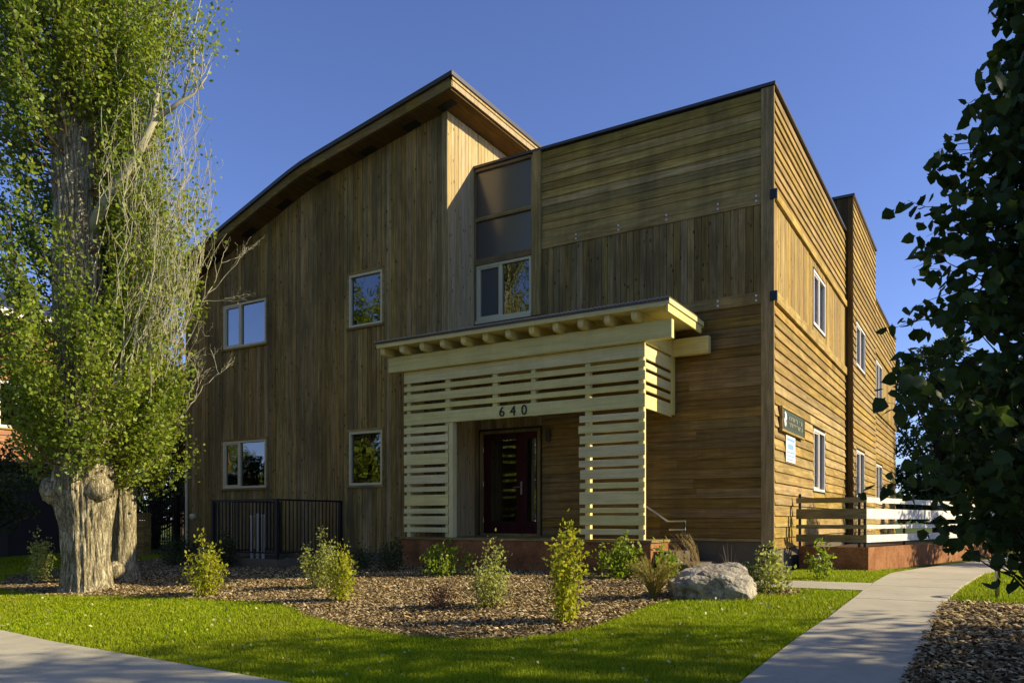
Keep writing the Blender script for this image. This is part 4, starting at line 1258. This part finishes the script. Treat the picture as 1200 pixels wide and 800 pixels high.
def poplar2():
    B0 = np.array([-10.98, -5.45, -.22])
    t = empty('poplar_tree', B0, 'slimmer poplar stem with low leafy crown just behind the thick trunk', 'tree', 'poplars beside the house')
    trunk_mesh('trunk', tuple(B0), [(-.1, .34), (.3, .225), (1.0, .20), (2.0, .22), (3.5, .18), (6.5, .14), (8.5, .05)], M['bark'], t, nz=80, na=64, seed=11, lean=(.02, .0))
    r = np.random.default_rng(5); P = []; mb = MB()
    # small burl at the foot
    bl = MB()
    c = B0 + np.array([.22, -.30, .22])
    ico = [Vector(c) + Vector((math.cos(a)*math.cos(b), math.sin(a)*math.cos(b), math.sin(b)))*.17*(1 + .3*noise.noise(Vector((a*2, b*2, 4)))) for b in np.linspace(-1.4, 1.4, 9) for a in np.linspace(0, 2*math.pi, 15)[:-1]]
    bl.add(ico, [(i*14 + k, i*14 + (k+1) % 14, (i+1)*14 + (k+1) % 14, (i+1)*14 + k) for i in range(8) for k in range(14)])
    bl.build('burl', M['bark'], t, smooth=True)
    for i in range(190):
        z0 = r.uniform(1.7, 6.6); a = r.uniform(0, 2*np.pi)
        dirv = CR*math.cos(a) + CF*math.sin(a)
        R = r.uniform(.25, .95)*(1.1 if math.cos(a) > 0 else 1.0); L = r.uniform(.5, 1.8)
        n = 6; pts = []
        for k in range(n + 1):
            s = k/n
            pts.append(B0 + np.array([.02*z0, 0, z0]) + CR*.15 + dirv*(.15 + R*(1 - (1-s)**1.7)) + np.array([0, 0, L*s**1.4 - .1*math.sin(s*3)]) + r.normal(0, .04, 3)*s)
        mb.tube(pts, list(np.linspace(.016, .004, n + 1)), 4, cap=False)
        nl = int(r.uniform(60, 125)); s = r.uniform(.2, 1, nl)
        P.append(np.stack([np.interp(s, np.linspace(0, 1, n + 1), [p[j] for p in pts]) for j in range(3)], 1) + r.normal(0, .10, (nl, 3)))
    mb.build('branches', M['stem'], t, recalc=False)
    leaves('crown', np.concatenate(P), .080, M['poplar_leaf_b'], t, 8, loc=tuple(B0))
    # dead branching twigs towards the house
    mb = MB()
    def cp(a, z, f=0.0): return Vector(B0 + CR*a + CF*f + np.array([0, 0, z - B0[2]]))
    def fork(p, d, L, w, depth):
        e = p + d*L
        pts = curve_pts(p, e, Vector((r.normal(0, .06), r.normal(0, .06), r.normal(.03, .04)))*L, 6, .012, r)
        mb.tube(pts, list(np.linspace(w, w*.55, 7)), 5, cap=False)
        if depth:
            for j in range(3):
                k = int(r.integers(3, 7))
                nd = (d + Vector(CR*r.normal(.1, .45) + CF*r.normal(0, .3) + np.array([0, 0, r.normal(.25, .4)]))).normalized()
                fork(pts[k], nd, L*r.uniform(.45, .75), w*.55, depth - 1)
    for a0, z0, da, dz in ((.75, 2.6, .75, .66), (.7, 3.0, .6, .8), (.6, 4.0, .55, .85), (.8, 4.4, .75, .6), (.5, 4.9, .5, .9), (.2, 5.2, .3, 1.0)):
        fork(cp(a0, z0, -.3), Vector(CR*da + CF*-.1 + np.array([0, 0, dz])).normalized(), r.uniform(.9, 1.3), .016, 3)
    mb.build('bare_twigs', M['twig'], t, recalc=False)
poplar2()

# ---- near dark tree at the right edge
def near_tree():
    B0 = np.array([3.72, -7.62, -.46])
    t = empty('shade_tree', B0, 'dark broad leaved young tree overhanging the right side of the path', 'tree')
    mb = MB(); mb.tube([Vector(B0), Vector(B0) + Vector((.03, .02, 1.5)), Vector(B0) + Vector((0, .05, 3.2)), Vector(B0) + Vector((.02, 0, 5.6))], [.085, .07, .05, .015], 12)
    mb.build('trunk', M['dark_bark'], t, smooth=True)
    r = np.random.default_rng(77); mb = MB(); P = []
    zz = [-.05, .2, .45, .76, 1.0, 1.6, 2.2, 2.8, 3.4, 4.0, 4.6, 5.4, 5.9]; rr = [.25, .45, .62, .88, 1.12, 1.25, 1.32, 1.26, 1.04, .72, .45, .25, .05]
    for i in range(640):
        z1 = r.uniform(.76, 5.8); Rm = np.interp(z1, zz, rr)
        a = r.uniform(0, 2*np.pi); dirv = np.array([math.cos(a), math.sin(a), 0])
        Rm *= 1.0 + .50*noise.noise(Vector((math.cos(a)*1.6, math.sin(a)*1.6, z1*1.5)))
        R = Rm*r.uniform(.10, 1.0)**.72*r.uniform(.9, 1.1)
        z0 = max(.25, z1 - r.uniform(.1, .8))
        p0 = B0*np.array([1, 1, 0]) + np.array([0, 0, z0]); p1 = B0*np.array([1, 1, 0]) + dirv*R + np.array([0, 0, z1])
        pts = curve_pts(p0, p1, Vector((r.normal(0, .05), r.normal(0, .05), r.uniform(.0, .18))), 7, .014, r)
        mb.tube(pts, list(np.linspace(.011, .0015, 8)), 4, cap=False)
        nl = int(r.integers(11, 20)); s = 1 - r.uniform(0, .70, nl)**1.35; s[0] = 1.0
        q = np.stack([np.interp(s, np.linspace(0, 1, 8), [p[j] for p in pts]) for j in range(3)], 1) + r.normal(0, .045, (nl, 3))
        P.append(q)
    mb.build('branches', M['dark_bark'], t, recalc=False)
    leaves('crown', np.concatenate(P), .112, M['dark_leaf'], t, 78, up=-.15, droop=.35, aspect=.86, fine=True, loc=tuple(B0))
near_tree()

def clump_tree(name, loc, h, rad, zc0, leafm, nl, size, seed, label, group=None, nclump=60, flat=1.0, cat='tree'):
    """whole tree: tapered trunk, limbs, and a crown of leaf clumps with gaps"""
    r = np.random.default_rng(seed); loc = np.array(loc, float)
    t = empty(name, loc, label, cat, group)
    mb = MB(); tr = rad*.075 + .05
    mb.tube([Vector(loc) + Vector((0, 0, -.2)), Vector(loc) + Vector((r.normal(0, .1), r.normal(0, .1), h*.35)), Vector(loc) + Vector((r.normal(0, .2), r.normal(0, .2), h*.85))], [tr*1.25, tr*.8, tr*.2], 10)
    cl = []
    for i in range(nclump):
        u = r.normal(size=3); u /= np.linalg.norm(u); k = r.uniform(.25, 1)**.45
        zmid = (h + zc0)/2; hh = (h - zc0)/2
        c = loc + np.array([u[0]*rad*k, u[1]*rad*k*flat, zmid + u[2]*hh*k])
        # egg shape: narrower towards the top
        s = 1 - .35*max(0, (c[2] - loc[2] - zmid)/hh)
        c[0] = loc[0] + (c[0]-loc[0])*s; c[1] = loc[1] + (c[1]-loc[1])*s
        cl.append(c)
        st_ = loc + np.array([0, 0, max(zc0*.8, (c[2]-loc[2])*.6)])
        mb.tube(curve_pts(st_, c, Vector((0, 0, -.1*rad)), 4), [tr*.35, tr*.25, tr*.18, tr*.12, tr*.06], 5, cap=False)
    mb.build('trunk', M['dark_bark'], t, recalc=False)
    P = []
    for c in cl:
        n = int(nl/nclump*r.uniform(.6, 1.4)); sg = rad*r.uniform(.12, .24)
        q = r.normal(0, 1, (n, 3)); q /= np.maximum(np.linalg.norm(q, axis=1)[:, None], 1e-6)
        P.append(c + q*(r.uniform(.15, 1, (n, 1))**.5)*sg*1.7*np.array([1, 1, .75]))
    leaves('crown', np.concatenate(P), size, leafm, t, seed + 1, loc=tuple(loc))
    return t

# trees that stand right of the frame and shade the lawn and the near tree
t1 = clump_tree('street_tree', (11.2, -3.9, -.2), 11.0, 3.1, 2.6, M['bg_leaf'], 11500, .14, 201, 'big leafy tree standing beyond the right edge of the lawn', 'trees right of the path', nclump=110)
t2 = clump_tree('street_tree', (14.5, -8.6, -.5), 10.0, 3.0, 2.2, M['bg_leaf'], 8000, .15, 202, 'second leafy tree right of the lawn, nearer the street', 'trees right of the path', nclump=90)
t3 = clump_tree('garden_tree', (8.4, -5.5, -.3), 4.3, 1.7, .3, M['bg_leaf'], 9000, .11, 205, 'unseen low dense tree added to shade the side mulch bed', 'trees right of the path', nclump=60)  # low tree added out of view to darken the mulch patch
# trees across the street, seen in the window panes
b1 = clump_tree('street_tree', (-24, -30, -.6), 17.0, 4.6, 1.6, M['poplar_leaf_b'], 14000, .26, 211, 'tall leafy tree across the street, mirrored in the bay window', 'trees across the street', nclump=110)
for (x, y, rz, s, lab) in ((-34, -28, 1.3, 1.05, 'tallest tree across the street, mirrored in the middle windows of the wing'), (-41, -35, 2.6, .62, 'low tree across the street under the sky in the left window'),
                           (-49, -29, .4, .5, 'smallest tree across the street, mirrored in the lower left window'), (-15.5, -35, 4.0, .95, 'tree across the street opposite the porch'), (-57, -36, 5.0, .6, 'tree across the street furthest from the path')):
    c = copy_tree(b1); c.location = (x, y, -.6); c.rotation_euler.z = rz; c.scale = (s, s, s); c['label'] = lab
# trees behind, right of the house
bgs = [((1.2, 31.5, 0), 10.4, 2.7, .0, 20000, .19, 'dark green tree just right of the far house corner'),
       ((4.4, 33.0, 0), 9.4, 3.2, .0, 16000, .21, 'dark bushy tree beyond the white fence'),
       ((5.6, 19.0, 0), 5.0, 1.9, .1, 7000, .15, 'rounded dark shrubby tree behind the white fence'),
       ((8.8, 25.0, 0), 9.6, 3.2, .2, 11000, .2, 'broad dark tree hidden behind the near dark leaves'),
       ((8.2, 12.5, 0), 6.6, 2.1, .1, 8500, .14, 'small dark tree close to the bend of the path'),
       ((6.9, 6.6, 0), 5.2, 1.5, .1, 8000, .12, 'dark tree right of the path where it turns'),
       ((14.0, 32.0, 0), 12.5, 4.2, .3, 11000, .26, 'large dark tree furthest beyond the path')]
for i, (l, h, rd, z0, nl, sz, lab) in enumerate(bgs):
    clump_tree('garden_tree', l, h, rd, z0, M['bg_leaf'], nl, sz, 300 + i*7, lab, 'trees behind the fence', nclump=55)
clump_tree('autumn_tree', (-24.2, 5.2, 0), 8.2, 2.4, 2.5, M['orange_leaf'], 6000, .2, 360, 'orange autumn tree between the house and its neighbour', nclump=50)
clump_tree('garden_tree', (-20.6, 1.6, 0), 6.6, 2.2, .0, M['bg_leaf'], 9000, .13, 370, 'dark tree behind the poplars and the black picket fence', 'trees behind the fence', nclump=40)
clump_tree('garden_tree', (-17.3, -5.2, -.2), 3.3, 1.25, .9, M['bg_leaf'], 3500, .11, 371, 'dark green bushy tree left of the thick poplar trunk', 'trees behind the fence', nclump=40)

clump_tree('garden_tree', (-26.0, 15.0, 0), 6.5, 3.6, .0, M['bg_leaf'], 7000, .2, 375, 'wide dark tree far behind the black picket fence', 'trees behind the fence', nclump=50)
clump_tree('garden_tree', (-18.6, 8.0, 0), 3.6, 1.8, .0, M['shrub_dark'], 4500, .13, 377, 'dark bush close to the rear left corner of the house', 'trees behind the fence', nclump=40)
# wooded horizon all round, too far to tell the trees apart
def far_wood():
    r = np.random.default_rng(55); P = []
    for k in range(620):
        a = 2*np.pi*(k + r.random())/620; R = r.uniform(150, 190); h = r.uniform(6, 13)
        n = 42
        q = r.normal(0, 1, (n, 3)); q /= np.linalg.norm(q, axis=1)[:, None]
        P.append(np.array([R*math.cos(a), R*math.sin(a), h*.5]) + q*np.array([2.6, 2.6, h*.5])*r.uniform(.4, 1, (n, 1)))
    o = leaves('far_wood', np.concatenate(P), 2.2, M['bg_leaf'], None, 56)
    tag(o, 'far wooded skyline behind the houses', 'woods', kind='stuff')
far_wood()

# ------------------------------------------------------------------ shrubs
def shrub(name, x, y, h, w, leafm, size, nl, label, seed, cat='shrub', stems=9, aspect=.55, spiky=True, group='young shrubs in the bark bed', bottom=.05, skew=0.0):
    r = np.random.default_rng(seed); z = float(gz(y)); loc = np.array([x, y, z])
    t = empty(name, loc, label, cat, group)
    mb = MB(); P = []
    for i in range(stems):
        a = r.uniform(0, 2*np.pi); R = w/2*math.sqrt(r.uniform(.02, 1)); hh = h*r.uniform(.55, 1.0)*(1 - .25*R/(w/2))
        if i == 0: hh, R = h, w*.08
        p0 = loc + np.array([math.cos(a)*.04, math.sin(a)*.04, -.02]); p1 = loc + np.array([math.cos(a)*R, math.sin(a)*R, hh]) + CR*skew*h
        pts = curve_pts(p0, p1, Vector((math.cos(a), math.sin(a), 0))*R*.25, 8, .008, r)
        mb.tube(pts, list(np.linspace(.008, .0025, 9)), 4, cap=False)
        n = nl//stems; s = r.uniform(bottom, 1.03, n)**.9
        sp = (.05 + w*.10*(1 - s*.7))[:, None]
        P.append(np.stack([np.interp(s, np.linspace(0, 1, 9), [p[j] for p in pts]) for j in range(3)], 1) + r.normal(0, 1, (n, 3))*sp*.8)
    mb.build('stems', M['stem'], t, recalc=False)
    leaves('foliage', np.concatenate(P), size, leafm, t, seed + 3, aspect=aspect, up=.55 if spiky else .2, loc=tuple(loc))
    return t
shrub('leafy_shrub', -7.57, -6.19, .98, .62, M['shrub_yellow'], .060, 1500, 'bright yellow green shrub standing alone nearest the poplars', 401, stems=11)
shrub('leafy_shrub', -6.15, -5.04, .98, .55, M['shrub_grey'], .055, 1500, 'grey green upright shrub before the black guard, the rear of a pair', 402, stems=11)
shrub('leafy_shrub', -4.91, -5.90, .90, .42, M['shrub_yellow'], .052, 1300, 'narrow yellow green shrub, the front one of the pair by the guard', 403, stems=9)
shrub('leafy_shrub', -5.04, -2.98, .62, .85, M['shrub_green'], .075, 700, 'low loose green shrub close to the porch base under the number', 404, stems=9, aspect=.7)
shrub('leafy_shrub', -2.42, -5.57, .92, .56, M['shrub_grey'], .052, 1400, 'full pale green shrub in the middle of the bed before the door', 405, stems=13)
shrub('leafy_shrub', -1.03, -6.10, 1.20, .40, M['shrub_yellow'], .062, 1250, 'tallest slim shrub with yellow top at the front edge of the bed', 406, stems=8, aspect=.7)
shrub('leafy_shrub', -1.91, -2.35, .72, .85, M['shrub_green'], .07, 900, 'spreading green shrub below the right slatted screen', 407, stems=10, aspect=.7)
shrub('leafy_shrub', -1.35, -1.95, .55, .50, M['shrub_green'], .08, 420, 'small broad leaved shrub behind the boulder beside the steps', 408, stems=6, aspect=.7)
shrub('leafy_shrub', .68, -3.02, .66, .46, M['shrub_grey'], .06, 700, 'pale shrub in its own mulch ring right of the boulder', 409, stems=8, aspect=.7)
shrub('leafy_shrub', 1.02, -1.05, .62, .30, M['shrub_green'], .07, 260, 'thin green shrub at the foot of the house corner by the fence', 410, stems=4, aspect=.6)
shrub('leafy_shrub', .28, -2.72, .42, .45, M['shrub_dark'], .06, 420, 'dark low shrub tucked between boulder and house corner', 411, stems=7)
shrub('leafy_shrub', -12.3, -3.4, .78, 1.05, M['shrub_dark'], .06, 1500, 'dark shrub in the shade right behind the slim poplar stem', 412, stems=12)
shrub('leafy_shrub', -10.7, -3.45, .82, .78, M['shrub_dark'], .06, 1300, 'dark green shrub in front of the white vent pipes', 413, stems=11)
shrub('leafy_shrub', -12.9, -6.05, 1.0, .62, M['shrub_grey'], .065, 900, 'grey green shrub left of the thick poplar trunk', 414, stems=9)
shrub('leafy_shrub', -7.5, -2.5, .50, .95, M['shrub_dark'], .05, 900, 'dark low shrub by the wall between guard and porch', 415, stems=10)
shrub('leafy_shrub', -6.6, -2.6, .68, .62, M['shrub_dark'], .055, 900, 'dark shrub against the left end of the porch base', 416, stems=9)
shrub('leafy_shrub', -3.13, -5.81, .34, .55, M['shrub_red'], .045, 420, 'tiny dull red shrub low among the bark chips', 417, stems=14, aspect=.4)

def tuft(name, x, y, h, spread, m, n, seed, label, plume=False, lean=0.0):
    r = np.random.default_rng(seed); z = float(gz(y)); loc = (x, y, z)
    t = empty(name, loc, label, 'grass plant')
    mb = MB(); tips = []
    for i in range(n):
        a = r.uniform(0, 2*np.pi); R = spread*r.uniform(.2, 1); hh = h*r.uniform(.6, 1.0)
        pts = []
        for k in range(7):
            s = k/6
            pts.append(Vector((x + math.cos(a)*(.05 + R*s**2), y + math.sin(a)*(.05 + R*s**2), z + hh*(s - .25*(R/spread)*s**3))) + Vector(CR*lean*h*s**2))
        mb.tube(pts, list(np.linspace(.0045, .0015, 7)), 3, cap=False)
        tips.append(pts)
    mb.build('blades', m, t, recalc=False)
    if plume:
        P = []
        for pts in tips[::3]:
            s = r.uniform(.62, 1, 26)
            P.append(np.stack([np.interp(s, np.linspace(0, 1, 7), [p[j] for p in pts]) for j in range(3)], 1) + r.normal(0, .008, (26, 3)))
        leaves('plumes', np.concatenate(P), .035, m, t, seed + 2, aspect=.25, up=.9, loc=loc)
tuft('feather_grass', -.62, -4.25, .68, .42, M['straw_green'], 190, 501, 'arching half dry grass tuft at the left side of the boulder', True)
tuft('feather_grass', -.55, -2.6, .92, .22, M['straw'], 46, 502, 'wheat coloured plume grass rising behind the boulder', True, lean=-.28)
tuft('feather_grass', -.12, -2.3, .72, .14, M['stem'], 12, 503, 'few thin dry stalks behind the middle of the boulder', False)

# ------------------------------------------------------------------ fallen leaves
r = np.random.default_rng(9)
fx, fy = sample_lawn(900, -13, 2, -9.3, -2.5, 91)
P = np.stack([fx, fy, gz(fy) + .028], 1)
fl = leaves('fallen_leaves', P, .048, leafmat('yellow fallen leaves', (0.38, 0.36, 0.10), (0.62, 0.60, 0.30), .2), None, 92, up=0.0, aspect=.8)
tag(fl, 'scattered pale yellow leaves lying on the lawn', 'leaves', kind='stuff')

# ------------------------------------------------------------------ neighbours, back fence, hoop rack
nb_ = empty('neighbour_house', (-28, 0, 0), 'neighbouring house with sunlit orange brown lap siding behind the poplar', 'building')
NX = -23.5
nh = [(-4.6, -3.3, 3.9, 5.4), (-1.8, -.6, 3.9, 5.4)]
nw_ = wall_sheet('side_wall', nb_, 'X', NX, -9, 1.2, 0, 7.35, nh)
M['neigh'] = wood('orange brown siding', 1, ((0.22, 0.10, 0.045), (0.36, 0.18, 0.085), (0.46, 0.25, 0.125)), knots=False, weather=.2, rnd=.5)
sb = MB(); lap_boards(None, 'X', NX, -9, 1.2, .3, 7.35, .21, grow(nh), None, into=sb, joints=False); tag(sb.build('siding_boards', M['neigh'], nw_), kind='stuff')
for hh in nh: window(nb_, 'X', NX, *hh, split=.5, fm='win_white', trim='trim_y')
mb = MB(); mb.box(-34, NX - .125, -9, -8.9, 0, 7.3); mb.box(-34, NX - .125, 1.1, 1.2, 0, 7.3); mb.box(-34, -33.9, -8.9, 1.1, 0, 7.3); mb.build('wall', M['neigh'], nb_)
mb = MB(); mb.prism([(-34.6, -9.6, 7.36), (-22.9, -9.6, 7.36), (-22.9, -9.6, 7.55), (-28.6, -9.6, 9.6), (-34.6, -9.6, 7.55)], (0, 11.4, 0)); mb.build('roof', M['roof_metal'], nb_)
mb = MB(); mb.box(-22.895, -22.86, -9.62, 1.82, 7.34, 7.58); mb.build('fascia', M['win_white'], nb_)
# garage at the left edge, in shade
gr_ = empty('garage', (-21, -4, 0), 'dark low garage in shade at the left edge of the garden', 'garage')
mb = MB(); mb.box(-23.3, -20.4, -7.5, -1.0, -.3, 2.5); mb.build('wall', plain('dark brown stain', (.035, .028, .02), .8), gr_)
mb = MB(); mb.prism([(-23.35, -7.7, 2.505), (-20.2, -7.7, 2.505), (-20.2, -7.7, 2.6), (-23.35, -7.7, 2.9)], (0, 6.9, 0)); mb.build('roof', M['roof_metal'], gr_)
mb = MB(); mb.box(-20.395, -20.36, -5.6, -3.0, -.1, 2.15); mb.build('garage_door', plain('dark door panel', (.05, .042, .03), .7), gr_)
# black picket fence between the houses
pf = empty('picket_fence', (-17.8, .6, 0), 'black metal picket fence between the two houses', 'fence')
for z in (.25, 1.45):
    mb = MB(); mb.box(-20.3, -15.2, .58, .62, z, z + .04); mb.build('rail', M['black_metal'], pf)
pk2 = MB().box(-.012, .012, -.012, .012, .05, 1.6).build('picket', M['black_metal'], pf)
for i in range(42):
    o = pk2 if i == 0 else pk2.copy()
    if i: link(o, pf)
    o.location = Vector((-20.25 + i*.12, .6, .825)) - Vector(pf.location)
for x in (-20.3, -17.8, -15.25):
    mb = MB(); mb.box(x - .04, x + .04, .53, .67, -.1, 1.7); mb.build('post', M['black_metal'], pf)
tb = empty('timber_wall', (-17.6, -1.6, 0), 'low wall of stacked brown timbers behind the slim poplar', 'wall')
for i in range(6):
    mb = MB(); mb.box(-18.3, -16.0, -1.72 + (i % 2)*.012, -1.5, -.05 + i*.2, -.05 + i*.2 + .19); mb.build('timber', M['trim_x'], tb)
# far house behind the right-hand trees
fh = empty('far_house', (4.2, 41, 0), 'grey roofed house in shade far beyond the white fence', 'building')
mb = MB(); mb.box(1.0, 12, 38, 46, 0, 4.6); mb.build('wall', plain('dark taupe wall', (.07, .06, .05), .9), fh)
mb = MB(); mb.prism([(.4, 37.3, 4.605), (12.6, 37.3, 4.605), (12.6, 42, 6.9), (.4, 42, 6.9)], (0, .1, .12)); mb.prism([(.4, 42.1, 6.95), (12.6, 42.1, 6.95), (12.6, 46.8, 4.6), (.4, 46.8, 4.6)], (0, .1, .12))
mb.build('roof', plain('grey shingle roof', (.26, .25, .24), .9), fh)
for x in (2.0, 5.0, 8.2):
    mb = MB(); frame_ring(mb, 'Y', 38, x, x + 1.4, 1.4, 3.0, .08, -.02, .04); w = mb.build('window', M['win_white'], fh)
    mb = MB(); pbox(mb, 'Y', 38, x + .08, x + 1.32, .002, .012, 1.48, 2.92); mb.build('pane', M['glass'], w)
# galvanised hoop rack by the path
hp = empty('hoop_rack', (3.75, -2.3, 0), 'low galvanised metal hoop standing on the grass right of the path', 'bike rack')
pts = []
hx, hy = 3.70, -2.55; hz = float(gz(hy))
for k in range(13):
    a = math.pi*k/12
    pts.append((hx - .30*math.cos(a), hy + .05*math.cos(a), hz + .30 + .24*math.sin(a)))
pts = [(hx - .30, hy + .05, hz - .05)] + pts + [(hx + .30, hy - .05, hz - .05)]
mb = MB(); mb.tube(pts, .03, 10); mb.build('hoop', M['steel'], hp, smooth=True)
